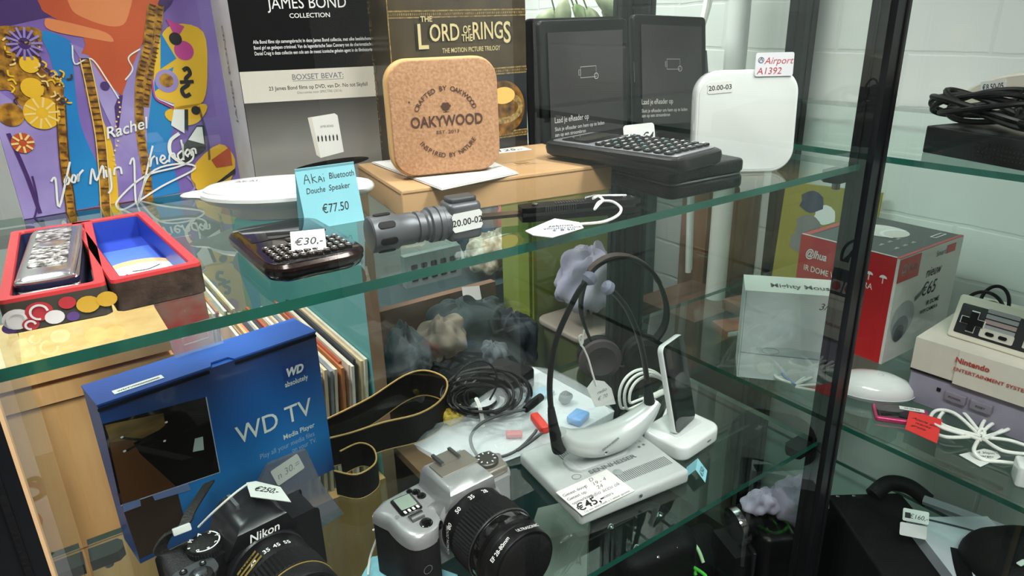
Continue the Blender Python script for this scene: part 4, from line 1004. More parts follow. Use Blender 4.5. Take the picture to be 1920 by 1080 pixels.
# ---- silver film camera
M = at((.260, .464, ZL+.0012), 3)
FS = mat('film_camera_silver', '#b9babb', .32, .55, nz=(300, '#b0b1b3', .3)); FG = mat('film_camera_bronze_grey', '#8b857c', .4, .45)
t = thing('film_camera', 'silver film camera with a black zoom lens, at the bottom centre of the lower shelf', 'camera', M)
AX = T(0, 0, .046) @ RX(90) @ S(1, 1, 1.22)
b = MB(); grip = [(-.071, .012), (-.071, -.010), (-.066, -.024), (-.054, -.028), (-.042, -.024), (-.038, -.008), (-.034, .004), (.05, .004), (.056, .012), (.056, .036), (-.066, .036)]
camshell(b, grip, .058, RUBBER, .002); b.build('grip_body', t)
b = MB(); P = [(v.x, v.y) for v in spline([(x, y, 0) for x, y in grip], 3, True)]
R = [[(x*1.01, y*1.01, z) for x, y in P] for z in (.0555, .060)] + [[(-.0075 + (x+.0075)*k, .006+(y-.006)*k, z) for x, y in P] for k, z in ((.99, .066), (.95, .0685), (.88, .0695))]
b.loft(R, FS); b.build('top_plate', t)
b = MB(); b.box(-.036, .052, -.002, .030, .004, .064, FS); b.build('front_cover', t)
b = MB(); R = []
for k, z, yf, yb in ((1.15, .064, -.012, .034), (1.0, .074, -.016, .034), (.92, .084, -.016, .034), (.80, .0885, -.010, .032), (.70, .0895, -.004, .030)):
    R.append([(x*k, yf if y < 0 else yb, z) for x, y in ((-.025, -1), (0, -1), (.025, -1), (.025, 1), (0, 1), (-.025, 1))])
b.loft(R, FS); b.build('flash_hump', t)
b = MB(); b.rbox(.040, .024, .002, .002, FG, .0006, T(.002, .016, .0885)); b.build('hump_panel', t)
b = MB(); b.box(-.010, .010, .018, .034, .0905, .0925, FG); b.box(-.0105, -.0075, .017, .035, .0925, .0945, STEEL); b.box(.0075, .0105, .017, .035, .0925, .0945, STEEL); b.build('hot_shoe', t)
b = MB(); b.rbox(.030, .032, .009, .004, FG, .002, T(.040, .018, .064)); b.build('side_panel', t)
b = MB(); b.lathe([(.0115, .070), (.0115, .0765), (.0105, .0775)], mat('dial_grey', '#4a4845', .4, .4), 32, T(.040, .018, 0)); 
for k in range(9):
    a = k*2*pi/9; b.rbox(.0022, .0012, .0004, .0004, WINK, .0001, T(.040+.008*cos(a), .018+.008*sin(a), .0776) @ Matrix.Rotation(a, 4, 'Z'))
b.build('mode_dial', t)
b = MB(); b.rbox(.021, .026, .0016, .003, BLACKG, .0005, T(-.050, .016, .0692) @ RZ(-4)); b.rbox(.0155, .0175, .0006, .001, mat('lcd_green', '#8d9d90', .15), .0002, T(-.0495, .0185, .0708) @ RZ(-4))
for k in range(4): b.rbox(.0022, .0040, .0004, .0006, WINK, .0001, T(-.0565+k*.0042, .0065, .0708))
b.build('lcd_panel', t)
for x, y, r in ((-.034, .026, .0032), (-.033, .018, .0034), (-.038, .031, .0022)):
    b = MB(); b.lathe([(r+.0008, 0), (r+.0008, .0008), (r, .001), (r*.9, .0022), (r*.5, .0026)], BLACKG, 20, T(x, y, .0694)); b.build('button', t)
b = MB(); b.lathe([(.0058, 0), (.0058, .001), (.005, .0014), (.0046, .0030), (.002, .0034)], BLACKG, 28, T(-.049, -.016, .0690)); b.build('shutter_button', t)
b = MB(); b.cyl((-.0575, -.004, .0692), (-.0455, -.004, .0692), .0046, mat('wheel_grey', '#57595b', .4, .4), 24)
for k in range(11): b.box(-.0570+k*.0011, -.0566+k*.0011, -.0050, -.0030, .0690, .0741, BLACKM)
b.build('command_wheel', t)
b = MB(); b.lathe([(.0062, -.001), (.0066, .002), (.006, .006), (.004, .0085), (.0015, .009)], BLACKG, 24, T(-.0385, -.010, .060) @ RX(70)); b.build('self_timer_lamp', t)
b = MB(); b.text('o', T(-.0645, .005, .0702), .008, GREYINK); b.stroke([(.004*cos(k*pi/8), .004*sin(k*pi/8)) for k in range(16)], .0005, T(-.058, -.0290, .034) @ FRONT, GREYINK, closed=True); b.build('grip_marks', t)
b = MB(); b.lathe([(.034, -.004), (.036, .002), (.0365, .008), (.034, .011)], FS, 60, AX); b.build('lens_mount', t)
b = MB(); b.lathe([(.0325, .008), (.033, .011), (.033, .024), (.0325, .026)], BLACK, 60, AX)
for s_, a in (('80', 155), ('50', 128), ('35', 100), ('28', 75), ('CANON ZOOM', 178)):
    b.text(s_, AX @ Matrix.Rotation(radians(a-90), 4, 'Z') @ T(0, .0332, .020) @ RX(-90), .0056 if len(s_) < 3 else .0042, WINK, bold=.015)
b.build('lens_barrel', t)
b = MB(); lensgrooves(b, .025, .045, .0345, 1, RUBBER, AX, .0012, 66); b.build('zoom_ring', t)
b = MB(); b.tube([(.0343*cos(k*pi/24), .0343*sin(k*pi/24), .0462) for k in range(48)], .0006, STEEL, 6, AX, closed=True); b.build('metal_ring', t)
b = MB(); b.lathe([(.033, .045), (.0335, .047), (.0335, .054), (.031, .056), (.031, .0565)], BLACKG, 60, AX); b.build('inner_barrel', t)
b = MB(); lensgrooves(b, .0565, .062, .0325, 1, BLACK, AX, .0008, 70); b.build('focus_ring', t)
b = MB(); b.lathe([(.0318, .062), (.0318, .0705), (.0310, .072), (.029, .072), (.0275, .067), (.022, .0655), (.010, .067), (.002, .0675)], BLACK, 60, AX)
b.text('EF 28-80mm', AX @ Matrix.Rotation(radians(40), 4, 'Z') @ T(0, .0320, .069) @ RX(-90), .0046, WINK, bold=.012); b.text('ULTRASONIC', AX @ Matrix.Rotation(radians(-15), 4, 'Z') @ T(0, .0320, .069) @ RX(-90), .004, WINK)
b.build('front_ring', t)
b = MB(); b.lathe([(.0285, 0), (.0285, .0025), (.026, .0035), (.002, .0035)], BLACKM, 48, AX @ T(0, 0, .0705)); 
b.build('lens_cap', t)
b = MB(); inv = M.inverted(); b.tube([inv @ p for p in spline([G(712, 962, ZL+.062), G(700, 968, ZL+.060), G(712, 985, ZL+.05), G(706, 1010, ZL+.035), G(694, 1045, ZL+.012), G(690, 1078, ZL+.003)])], .0011, STRING, 6)
b.tube([inv @ p for p in spline([G(712, 962, ZL+.062), G(716, 985, ZL+.052), G(699, 994, ZL+.048)])], .0010, STRING, 6); b.build('tag_string', t)
M = frame(G(676, 1083, ZL), G(860, 1083, ZL) - G(676, 1083, ZL)); b = MB(); b.prism([lp(M, *p, 0) for p in ((668, 1100), (858, 1110), (858, 1079), (806, 1060), (712, 1043), (698, 1045))], .0001, .0008, BLUEC)
solo(b, 'price_card', 'pale blue card lying under the silver film camera', 'price card', M)

# ---- transmitter base with the stethoscope style headset standing on it
M = at(G(1088, 990, ZL), -6.5); WS, DS, HS = .141, .124, .0165
t = thing('headset_transmitter', 'grey headset charging base lying on the lower shelf, with a handwritten price note', 'charging base', M)
SG = mat('grey_plastic', '#b0b5b4', .38, nz=(400, '#a9aead', .3)); SD = mat('slot_grey', '#5e6363', .5)
b = MB(); b.rbox(WS, DS, HS, .005, SG, .0045, T(WS/2, DS/2, 0)); b.build('casing', t)
b = MB(); k0 = HS + .0003
for i in range(30):
    x = .062 + i*.0024; b.rect(x, x+.0011, .019, .034, T(0, 0, k0), SD)
for i in range(26):
    x = .034 + i*.0026; b.rect(x, x+.0012, .083, .104, T(0, 0, k0), SD)
b.build('vent_slots', t)
b = MB(); b.text('SENNHEISER', T(.076, .048, k0+.0001), .0085, SD, w=.062, bold=.03); b.stroke([(.030+.005*cos(i*pi/8), .052+.004*sin(i*pi/8)) for i in range(16)], .0006, T(0, 0, k0), SD, closed=True)
for x, y in ((.121, .062), (.128, .063)): b.poly([(x+.0016*cos(i*pi/6), y+.0019*sin(i*pi/6)) for i in range(12)], T(0, 0, k0+.0001), SD)
b.stroke([(.119, .070), (.1215, .0722), (.123, .069)], .0006, T(0, 0, k0), SD); b.text('II', T(.1285, .069, k0), .005, SD); b.build('top_print', t)
b = MB(); b.lathe([(.0052, 0), (.0052, .0005), (.004, .0008)], mat('slot_light', '#8f9494', .4), 20, T(.072, .036, HS+.0001)); b.build('power_button', t)
b = MB(); b.lathe([(.0022, 0), (.0022, .001), (.001, .0016)], CHROME, 14, T(.074, -.0002, HS*.62) @ RX(90)); b.build('led_lamp', t)
b = MB(); R = [[(x, y, z) for x, y in rrect(.078-2*o, .034-2*o, .014-o)] for o, z in ((0, HS-.001), (.001, HS+.003), (.004, HS+.005))]
b.loft(R, SG, T(.068, .071, 0)); b.build('cradle', t)
b = MB(); hp = [lp(M, 1079, 814, HS+.016), lp(M, 1148, 804, HS+.016)]; b.tube([(hp[0][0], hp[0][1], HS+.013), (hp[0][0]+.003, hp[0][1], HS+.017), (hp[1][0]-.003, hp[1][1], HS+.016), (hp[1][0], hp[1][1], HS+.013)], .0026, BLACK, 10); b.build('cradle_clip', t)
BaseM = M
q = [lp(M, px, py, HS) for px, py in ((1092, 968), (1190, 921), (1146, 877), (1050, 921))]
b = MB(); M2 = M @ T(q[0][0], q[0][1], HS+.0002) @ RZ(math.degrees(math.atan2(q[1][1]-q[0][1], q[1][0]-q[0][0]))); qw = math.hypot(q[1][0]-q[0][0], q[1][1]-q[0][1]); qh = math.hypot(q[3][0]-q[0][0], q[3][1]-q[0][1])
b.prism([(0, 0), (qw, 0), (qw*1.0, qh), (0, qh)], 0, .0006, PAPER)
tz_ = lambda x, y: T(x, y, .0009)
for k, s_ in enumerate(('Getest door:', 'Getest op:', 'opmerking:')): b.text(s_, tz_(.002, qh*(.74 - .17*k)), .0058, GREYINK, align='LEFT', bold=.01)
for k, s_ in enumerate(('D', 'F   19 - 4', '24', 'radio accu ok')): b.text(s_, tz_(qw*.62, qh*(.84 - .16*k)), .0075, GREYINK, shear=.35)
b.text('€45,-', tz_(qw*.26, qh*.13), .0150, INK, bold=.014, shear=.15); b.text('Op een extra heeft u 2 weken garantie', tz_(qw*.5, qh*.03), .0042, GREYINK, w=qw*.86); b.text('extra', tz_(qw*.6, qh*.18), .006, GREYINK)
solo(b, 'price_note', 'white handwritten price note with €45 on the grey charging base', 'price note', M2)

yh = BaseM @ Vector((.07, .066, 0))
M = frame(Vector((yh.x, yh.y, ZL+HS+.0052)), BaseM.to_3x3() @ Vector((1, 0, 0))); inv = M.inverted()
t = thing('stethoscope_headset', 'silver and black stethoscope headset standing upright on the grey charging base', 'headset', M)
def hp_(px, py): x, z = fp(M, px, py); return Vector((x, 0, z))
b = MB(); SGL = mat('silver_grey_plastic', '#b9bebd', .25, .2)
path = spline([hp_(*p) for p in ((1052, 846), (1072, 862), (1112, 864), (1160, 848), (1200, 818), (1228, 786))], 5)
n_ = len(path); R = []
for i, p in enumerate(path):
    u = i/(n_-1); hgt = .0045 + .0125*sin(pi*min(max(u, .02), .98))**.8; dpt = .006 + .012*sin(pi*min(max(u, .02), .98))**.7
    tan = (path[min(i+1, n_-1)] - path[max(i-1, 0)]).normalized(); nn = Vector((-tan.z, 0, tan.x))
    R.append([tuple(p + nn*hgt*sin(a) + Vector((0, dpt*cos(a), 0))) for a in [k*pi/10 for k in range(20)]])
mz = min(v[2] for r in R for v in r)
R = [[(x, y, max(z, mz)) for x, y, z in r] for r in R]
if mz < .0004: R = [[(x, y, z - mz + .0004) for x, y, z in r] for r in R]
b.loft(R, SGL); b.build('chin_receiver', t)
ex = fp(M, 1142, 836, -.016); 
b = MB(); b.text('SENNHEISER', T(ex[0], -.0195, ex[1]+.003) @ RY(-22) @ FRONT, .0042, SD, bold=.03); b.build('receiver_lettering', t)
ex = fp(M, 1136, 848, -.016); b = MB(); b.lathe([(.0024, 0), (.0024, .0012), (.0012, .002)], CHROME, 16, T(ex[0], -.0165, ex[1]) @ RX(90)); b.build('receiver_button', t)
LA = [hp_(*p) for p in ((1049, 844), (1038, 800), (1031, 740), (1033, 690), (1042, 640), (1060, 595), (1084, 548), (1098, 530))]
RA = [hp_(*p) for p in ((1222, 782), (1216, 740), (1210, 690), (1202, 648), (1192, 615), (1175, 578), (1158, 556), (1146, 545))]
for L in (LA, RA):
    P = spline(L, 5); b = MB(); b.tube(P, .0030, BLACK, 10); arm = b.build('arm', t)
    b = MB(); b.tube(P[:9], [.0075, .0078, .0074, .0066, .006, .0055, .005, .0044, .0036], RUBBER, 12); b.build('boot', arm)
    b = MB(); d_ = (P[-1]-P[-3]).normalized(); b.tube([P[-1], P[-1]+d_*.004, P[-1]+d_*.009, P[-1]+d_*.012], [.004, .0075, .007, .003], mat('ear_tip', '#8a86a0', .5), 14); b.build('ear_tip', arm)
# its white tag on a string
M = at(GY(1130, 760, .515), -8); 
x0, z0_ = 0, 0
b = MB(); Q = [fp(M, *p) for p in ((1116, 763), (1154, 757), (1146, 728), (1133, 715), (1112, 712), (1100, 728))]
b.prism(Q, 0, .0006, STICK, RX(90)); c_ = fp(M, 1128, 738); b.text('radio', T(c_[0], -.0010, c_[1]+.002) @ FRONT @ RZ(8), .0062, GREYINK, shear=.2); b.text('€ 70', T(c_[0]+.001, -.0010, c_[1]-.0065) @ FRONT @ RZ(8), .0068, GREYINK, shear=.2)
sp = [fp(M, *p) for p in ((1117, 722), (1110, 700), (1102, 672), (1093, 652), (1088, 645), (1084, 632), (1090, 628), (1092, 640), (1088, 648))]
b.tube([(x, -.001, z) for x, z in spline([(x, z, 0) for x, z in sp]) for x, z in ((x, z),)] if False else [(v.x, -.001, v.y) for v in spline([(x, z, 0) for x, z in sp])], .0011, STRING, 6)
sp = [fp(M, *p) for p in ((1088, 645), (1092, 630), (1094, 618))]; b.tube([(x, -.001, z) for x, z in sp], .0010, STRING, 6)
solo(b, 'price_tag', 'white paper tag on a twisted string, hanging beside the left arm of the stethoscope headset', 'price tag', M)

# ---- white phone dock with a black and white music player in it, charging cable
o_ = G(1272, 868, ZL); M = at(o_, 10)
WD_, DD_, HD_ = .076, .062, .0195
M = at(G(1280, 872, ZL), 6)
t = thing('phone_dock', 'white charging dock holding the slim player, right of the grey charging base', 'dock', M)
b = MB(); b.rbox(WD_, DD_, HD_, .014, WHITEG, .004, T(WD_/2, DD_/2, 0), n=8); b.build('base', t)
b = MB(); b.rect(.046, .053, .0085, .0105, T(0, -.0004, 0) @ FRONT, SD); b.build('port', t)
b = MB(); b.rbox(.050, .013, .0006, .004, mat('dock_slot', '#c4c8c8', .4), .0002, T(WD_*.52, DD_*.42, HD_)); b.build('slot', t)
DM = M
M = DM @ T(WD_*.53, DD_*.42, HD_+.0009) @ RZ(9) @ Matrix.Rotation(-radians(13), 4, 'X')
t = thing('music_player', 'slim black glass player with a white edge, standing in the white dock', 'music player', M)
b = MB(); b.rbox(.050, .108, .0075, .008, WHITEG, .0018, T(0, .0035, .054) @ RX(90) @ T(0, 0, -.0037)); b.build('back_shell', t)
b = MB(); b.rbox(.048, .106, .0008, .007, BLACKG, .0003, T(0, .0000, .054) @ RX(90)); b.build('screen_glass', t)
b = MB()
cen = [(1208, 742, 48, 50, .55), (1222, 745, 40, 44, .56), (1228, 748, 33, 36, .565)]
pts = []
for i in range(66):
    a = i*2*pi/22 + 2.4; k = i/65; px = 1206 + 18*k + (46 - 10*k)*cos(a); py = 742 + 6*k + (52 - 12*k)*sin(a)
    pts.append(GY(px, py, .558 + .006*k + .004*sin(a*.5)))
pts += [GY(1262, 770, .563), G(1240, 793, ZL+.006), G(1236, 800, ZL+.004)]
pts = [Vector((p.x, p.y, max(p.z, ZL+.0026))) for p in pts]
o_ = pts[0].copy(); b.tube([p - o_ for p in spline(pts, 2)], .0019, WIREW, 8)
solo(b, 'charging_cable', 'coiled white charging cable behind the white dock', 'cable', Matrix.Translation(o_))
fold_tag(at(G(1322, 905, ZL+.0003), 35), .022, .018, '€50,-', .0085, 'small pale blue folded price card in front of the white dock', 52)
bpy.data.objects[[o.name for o in COL.objects if o.get('label', '').startswith('small pale blue folded')][0]].data.materials[0] = BLUEC

# ---- black on-ear headphones at the back of the lower shelf
M = at((.640, .655, ZL), -28); inv = M.inverted()
t = thing('headphones', 'black on-ear headphones at the back of the lower shelf, behind the white cable', 'headphones', M)
hp_ = lambda px, py: (lambda q: Vector((q[0], 0, q[1])))(fp(M, px, py))
L = [hp_(*p) for p in ((1108, 640), (1090, 590), (1093, 540), (1112, 502), (1150, 481), (1195, 488), (1230, 520), (1249, 570), (1245, 612), (1222, 645))]
b = MB(); P = spline(L, 5); b.ribbon(P, .0085, .0035, BLACK, up=(0, 1, 0)); b.build('headband', t)
b = MB(); b.ribbon([p + (p*0) for p in P[14:32]], .0075, .0060, mat('brown_padding', '#3a2c28', .6), up=(0, 1, 0)); b.build('headband_pad', t)
for px, py, m in ((1122, 668, mat('brown_ear_pad', '#43383a', .6)), (1205, 665, RUBBER)):
    c_ = hp_(px, py); yaw = RX(90) @ RY(0)
    b = MB(); b.lathe([(.024, -.010), (.030, -.008), (.030, .002), (.026, .006)], BLACKM, 36, Matrix.Translation(c_) @ yaw); cup = b.build('ear_cup', t)
    b = MB(); b.lathe([(.018, .004), (.026, .004), (.031, .009), (.030, .015), (.022, .018), (.014, .014), (.004, .010)], m, 36, Matrix.Translation(c_) @ yaw); b.build('ear_pad', cup)

# ---- adapter with black cable, clear bag of leads
M = at(G(965, 742, ZL), 18)
t = thing('power_adapter', 'black power adapter with a tangled black cable, behind the clear bag of leads', 'adapter', M); inv = M.inverted()
b = MB(); b.rbox(.052, .060, .028, .006, BLACKM, .003, T(.012, .022, .0)); b.build('housing', t)
rnd = random.Random(3); pts = []
for i in range(180):
    a = i*2*pi/15; k = i/180; rx = 62 - 22*sin(k*9); ry = 34 - 12*cos(k*7)
    g = G(905 + 14*sin(k*5) + rx*cos(a), 742 + 8*cos(k*8) + ry*sin(a), ZL + .006 + .026*(.5+.5*sin(a*1.03+k*4)) ); pts.append(inv @ g)
b = MB(); b.tube(spline(pts, 3), .0019, WIREB, 6); b.build('cable_coil', t)
b = MB(); b.tube(spline([inv @ GY(px, py, .655) for px, py in ((842, 755), (846, 720), (870, 688), (900, 677), (925, 690), (932, 720), (918, 750))], 6), .0014, WIREB, 6); b.build('cable_loop', t)
b = MB(); b.tube(spline([inv @ G(px, py, ZL+z) for px, py, z in ((893, 748, .034), (900, 765, .034), (904, 785, .02), (905, 800, .012))], 4), .0026, STRING, 6); b.build('cable_tie', t)
LEADB = mat('bag_white_sheet', '#d9dcdd', .45, nz=(18, '#c6cacd', .3)); CBAG = film_mat('clear_bag', '#dfe6ea', .22, .08)
qb = [(775, 833), (852, 790), (1000, 690), (1152, 772), (1060, 822), (930, 873), (862, 880)]
qb = [G(*p, ZL) for p in qb]; M = Matrix.Translation(sum(qb, Vector())/len(qb)); c0 = M.translation
t = thing('bag_of_leads', 'clear plastic bag of coloured leads lying between the cameras and the grey base', 'bag', M)
b = MB(); b.prism([(p.x-c0.x, p.y-c0.y) for p in qb], .0002, .0012, LEADB); b.build('white_sheet', t)
b = MB(); R = []
rnd = random.Random(5); sm = spline([(p.x-c0.x, p.y-c0.y, 0) for p in qb], 4, True)
for k, z in ((1.0, .0014), (.97, .006), (.86, .013), (.6, .018), (.25, .0195)): R.append([(v.x*k, v.y*k, z + rnd.uniform(-.0022, .0022)*min(1, z*120)) for v in sm])
b.loft(R, CBAG); b.build('clear_film', t)
def loose(name, label, cat, px, py, z, fn):
    M = Matrix.Translation(G(px, py, z)); b = MB(); fn(b); return solo(b, name, label, cat, M)
PLR = mat('red_plastic', '#d6392e', .35); PLB = mat('blue_plastic', '#2f86cf', .35); PLY = mat('yellow_plastic', '#d8b53a', .4)
loose('red_plug', 'bright red plug in the clear bag of leads, pointing to the black cable fork', 'plug', 1012, 800, ZL+.0165, lambda b: b.rbox(.011, .036, .010, .003, PLR, .002, RZ(-14)))
loose('red_clip', 'small red clip in the clear bag, left of the bright red plug', 'clip', 964, 818, ZL+.0030, lambda b: b.rbox(.020, .010, .006, .002, mat('faded_red', '#c9565a', .4), .0015, RZ(-35)))
loose('blue_block', 'bright blue plastic block at the right of the clear bag', 'connector', 1084, 788, ZL+.0030, lambda b: b.rbox(.026, .020, .009, .003, PLB, .002, RZ(20)))
loose('blue_sachet', 'pale blue sachet at the back of the clear bag', 'sachet', 1010, 742, ZL+.0030, lambda b: b.rbox(.042, .022, .004, .003, mat('pale_blue_plastic', '#8fb6cc', .4), .0015, RZ(8)))
loose('grey_nub', 'grey rounded ear bud at the back right of the clear bag', 'ear bud', 1060, 745, ZL+.010, lambda b: b.blob((0, 0, 0), .010, .008, .008, mat('grey_rubber', '#6f7376', .5), .08, 2))
loose('yellow_scrap', 'crumpled yellow wrapper at the left end of the clear bag', 'wrapper', 852, 778, ZL+.012, lambda b: b.blob((0, 0, 0), .016, .010, .010, PLY, .22, 4))
pts = [(880, 820, .012), (884, 838, .008), (890, 800, .02), (925, 778, .024), (965, 772, .026), (1008, 766, .026)]
o_ = G(880, 820, ZL+.012); b = MB(); P = [G(a, c, ZL+z) - o_ for a, c, z in ((893, 852, .010), (884, 835, .012), (884, 815, .016), (905, 792, .022), (945, 776, .025), (985, 768, .026))]
b.tube(spline(P), .0020, mat('grey_lead', '#3d4043', .45), 8); b.tube([P[-1], P[-1] + Vector((.012, .004, .001)), P[-1]+Vector((.032, .010, .002))], [.0045, .0055, .005], BLACKM, 10)
P = [G(a, c, ZL+z) - o_ for a, c, z in ((905, 860, .006), (945, 855, .008), (975, 840, .012), (1000, 815, .016), (1006, 806, .018))]; b.tube(spline(P), .0018, mat('grey_lead', '#3d4043', .45), 8)
P = [G(a, c, ZL+z) - o_ for a, c, z in ((970, 845, .012), (995, 828, .018), (1016, 812, .020))]; b.tube(spline(P), .0018, mat('grey_lead', '#3d4043', .45), 8)
solo(b, 'forked_lead', 'dark grey forked lead on top of the clear bag', 'lead', Matrix.Translation(o_))
# ================================================================ second cabinet, upper shelf
CONS = mat('console_grey', '#c9c4b8', .45, nz=(60, '#bfbaae', .3)); CONL = mat('console_lilac_grey', '#8d8898', .45, nz=(60, '#837e8f', .3))
a0 = G(1727, 285, 0); a1 = G(1920, 326, 0); dr = Vector((-.28, -.96, 0)).normalized()
M = frame(a0, dr)
t = thing('set_top_box', 'black set-top box on the upper shelf of the right cabinet, under a coiled cable', 'set-top box', M)
STB = mat('receiver_black', '#111112', .22, nz=(30, '#17171a', .3))
b = MB(); b.rbox(.24, .17, .028, .003, STB, .0015, T(.12, .085, 0)); b.build('case', t)
b = MB(); 
for r in range(4):
    for k in range(22): b.box(.06+k*.004, .062+k*.004, -.0004, 0, .006+r*.004, .0075+r*.004, mat('vent_black', '#050506', .6))
b.build('vent_holes', t)
SM_ = M
rnd = random.Random(11); ci_ = lp(SM_, 1845, 205, .045)
M = SM_ @ T(ci_[0], max(ci_[1], .035), .0285); inv = M.inverted(); pts = []
for i in range(90):
    a = i*2*pi/15; k = i/90; pts.append(Vector((.052*cos(a) + .016*sin(k*8), .026*sin(a) + .010*cos(k*11), .007 + .024*(.5+.5*sin(a*.97 + k*6)) + .004*sin(k*30))))
b = MB(); b.tube(spline(pts, 4), .0030, WIREB, 8)
b.tube(spline([(.05, 0, .03), (.07, .01, .03), (.085, .0, .022), (.08, -.015, .012), (.055, -.02, .010), (.045, -.01, .022)], 6), .0030, WIREB, 8)
b.tube([(.040+.007*cos(a), .0+.002*sin(a), .028+.014*sin(a)) for a in [k*pi/6 for k in range(12)]], .0012, WIREB, 6, closed=True)
solo(b, 'coiled_cable', 'coil of thick black cable lying on the set-top box', 'cable', M)
ri_ = lp(SM_, 1790, 185, .045)
M = SM_ @ T(ri_[0] + .075, .122, .0290) @ S(1, 1, 1.35) @ RX(8) 
t = thing('white_remote', 'curved white remote control with round buttons, behind the coiled black cable', 'remote control', M)
b = MB(); R = []
prof = [(-.075, .010), (-.065, .024), (-.03, .034), (.02, .040), (.08, .050), (.12, .055)]
P = [(x, z) for x, z in prof] + [(.12, 0), (.02, 0), (-.05, 0), (-.07, .002)]
P2 = [(v.x, v.y) for v in spline([(x, z, 0) for x, z in P], 4, True)]
c0 = (.02, .02); sc = lambda k, y: [(c0[0]+(x-c0[0])*k, y, c0[1]+(z-c0[1])*k) for x, z in P2]
b.loft([sc(.94, -.012), sc(.99, -.010), sc(1, -.004), sc(1, .010), sc(.95, .014)], mat('cream_plastic', '#cfcabb', .3)); b.build('shell', t)
for x, z, r in ((-.018, .0165, .0024), (-.005, .0185, .0038), (.008, .021, .0028)):
    b = MB(); b.lathe([(r, 0), (r, .001), (r*.6, .0016), (r*.4, .001)], mat('button_grey', '#a9aaac', .4), 18, T(x, -.012, z) @ RX(90)); b.build('button', t)
sticker(t, T(-.034, -.0124, .0265) @ FRONT @ RZ(6), .030, .010, '€8.50-05', .0068, bold=.01)

# ---- second cabinet, lower shelf: white mouse carton
FL, FR = G(1381, 706, ZL), G(1562, 724, ZL); M = frame(FL, FR - FL); wM = .126
t = thing('mouse_carton', 'white carton with a pale mouse picture, standing left of the red carton', 'carton', M)
MMW = mat('carton_white', '#d7dedf', .35, nz=(6, '#ccd4d7', .3), coat=.2); MMT = mat('carton_top_white', '#dfe3e0', .4)
hM, dM = .1285, .062
b = MB(); b.box(0, wM, 0, dM, 0, hM, MMW, top=MMT); b.build('carton', t)
b = MB(); tl_ = T(wM*.58, dM*.30, hM+.0003); b.text('Mighty Mouse', tl_, .021, mat('dark_grey_print', '#55585c', .5), w=.080, bold=.02); b.build('top_lettering', t)
b = MB(); f2 = lambda x, z, k=.0004: T(x, -k, z) @ FRONT
MSH = mat('print_mouse_grey', '#b4bec3', .35, nz=(12, '#c3ccd0', .3)); 
b.poly([(.012+.0, .044), (.03, .048), (.06, .0505), (.10, .048), (wM-.002, .043), (wM-.002, .038), (.012, .038)], f2(0, 0), MSH)
b.stroke([(.002, .0385), (.03, .0375), (.08, .037), (wM-.001, .0365)], .0012, f2(0, 0, .0005), mat('print_line_grey', '#87929a', .4))
b.stroke([(.04+.011*cos(k*pi/8), .0435+.0045*sin(k*pi/8)) for k in range(16)], .0007, f2(0, 0, .0006), mat('print_line_grey', '#87929a', .4), closed=True)
b.poly([(.036+.011*cos(k*pi/8), .018+.010*sin(k*pi/8)) for k in range(16)], f2(0, 0, .0005), MMT)
b.text('3/12.5', f2(wM*.86, hM-.020), .013, INK, shear=.3, bold=.005); b.box(.0015, .0022, -.0004, 0, .002, hM-.002, mat('print_line_grey', '#87929a', .4)); b.build('front_print', t)
# ---- red and white camera carton
FR_ = G(1652, 683, ZL); dL = Vector((.012, .16, 0)); dR = Vector((1, -.02, 0)).normalized()
M = frame(FR_, dR); lx, ly, hD = .172, .150, .1575
t = thing('camera_carton', 'red and white security camera carton, standing against the brick wall in the right cabinet', 'carton', M)
REDC = mat('carton_red', '#c3262b', .35, nz=(8, '#b51f26', .3), coat=.2); GRC = mat('carton_dark_grey', '#4a4f50', .35, nz=(15, '#424748', .3)); WHC = mat('carton_warm_white', '#d3d0cb', .4)
b = MB(); b.box(0, lx, 0, ly, 0, hD, WHC, left=REDC, top=GRC); b.build('carton', t)
b = MB(); lf = lambda y, z, k=.0004: T(-k, y, z) @ LEFT
b.text('@lhua', lf(.122, .126), .017, WINK, bold=.02, shear=.2, w=.034); b.text('IR DOME WIFI CAMERA', lf(.085, .104), .0125, WINK, w=.108, bold=.006)
for y in (.038, .018): b.poly([(.0055*cos(k*pi/8), .0045*sin(k*pi/8)) for k in range(9)], lf(y, .125), WINK); b.box(-.0006, -.0002, y-.0006, y+.0006, .117, .125, WINK)
b.rect(-.0005, .0035, 0, hD, lf(.003, 0, .0003), WHC); b.build('red_side_print', t)
b = MB(); ft = lambda x, z, k=.0004: T(x, -k, z) @ FRONT
b.rect(.001, .056, hD-.036, hD-.002, ft(0, 0), REDC); b.text('@lhua', ft(.029, hD-.024), .0175, WINK, w=.042, bold=.025, shear=.2)
b.text('Smart', ft(.112, hD-.0175), .0125, GREYINK, w=.026); b.rect(.127, .152, hD-.0185, hD-.006, ft(0, 0), REDC)
b.text('nieuw', ft(.100, hD-.045), .022, INK, shear=.2, w=.042, bold=.004); b.text('€65', ft(.095, hD-.073), .028, INK, shear=.2, w=.040, bold=.004)
b.text('IR DOME', ft(.115, .066), .0105, INK, bold=.01, w=.036); b.text('WIFI CAMERA', ft(.108, .055), .0085, INK, bold=.01, w=.050)
CG = mat('print_cam_grey', '#a9abac', .35); CDK = mat('print_cam_dark', '#33363f', .3)
b.poly([(.036+.030*cos(k*pi/12), .060+.028*sin(k*pi/12)) for k in range(24)], ft(0, 0), CG); b.poly([(.033+.021*cos(k*pi/12), .047+.019*sin(k*pi/12)) for k in range(24)], ft(0, 0, .0006), mat('print_cam_mid', '#72757c', .3)); b.poly([(.031+.013*cos(k*pi/12), .040+.013*sin(k*pi/12)) for k in range(24)], ft(0, 0, .0008), CDK)
b.poly([(.060, .088), (.085, .098), (.084, .092), (.062, .082)], ft(0, 0, .0008), GREYINK); b.build('white_side_print', t)
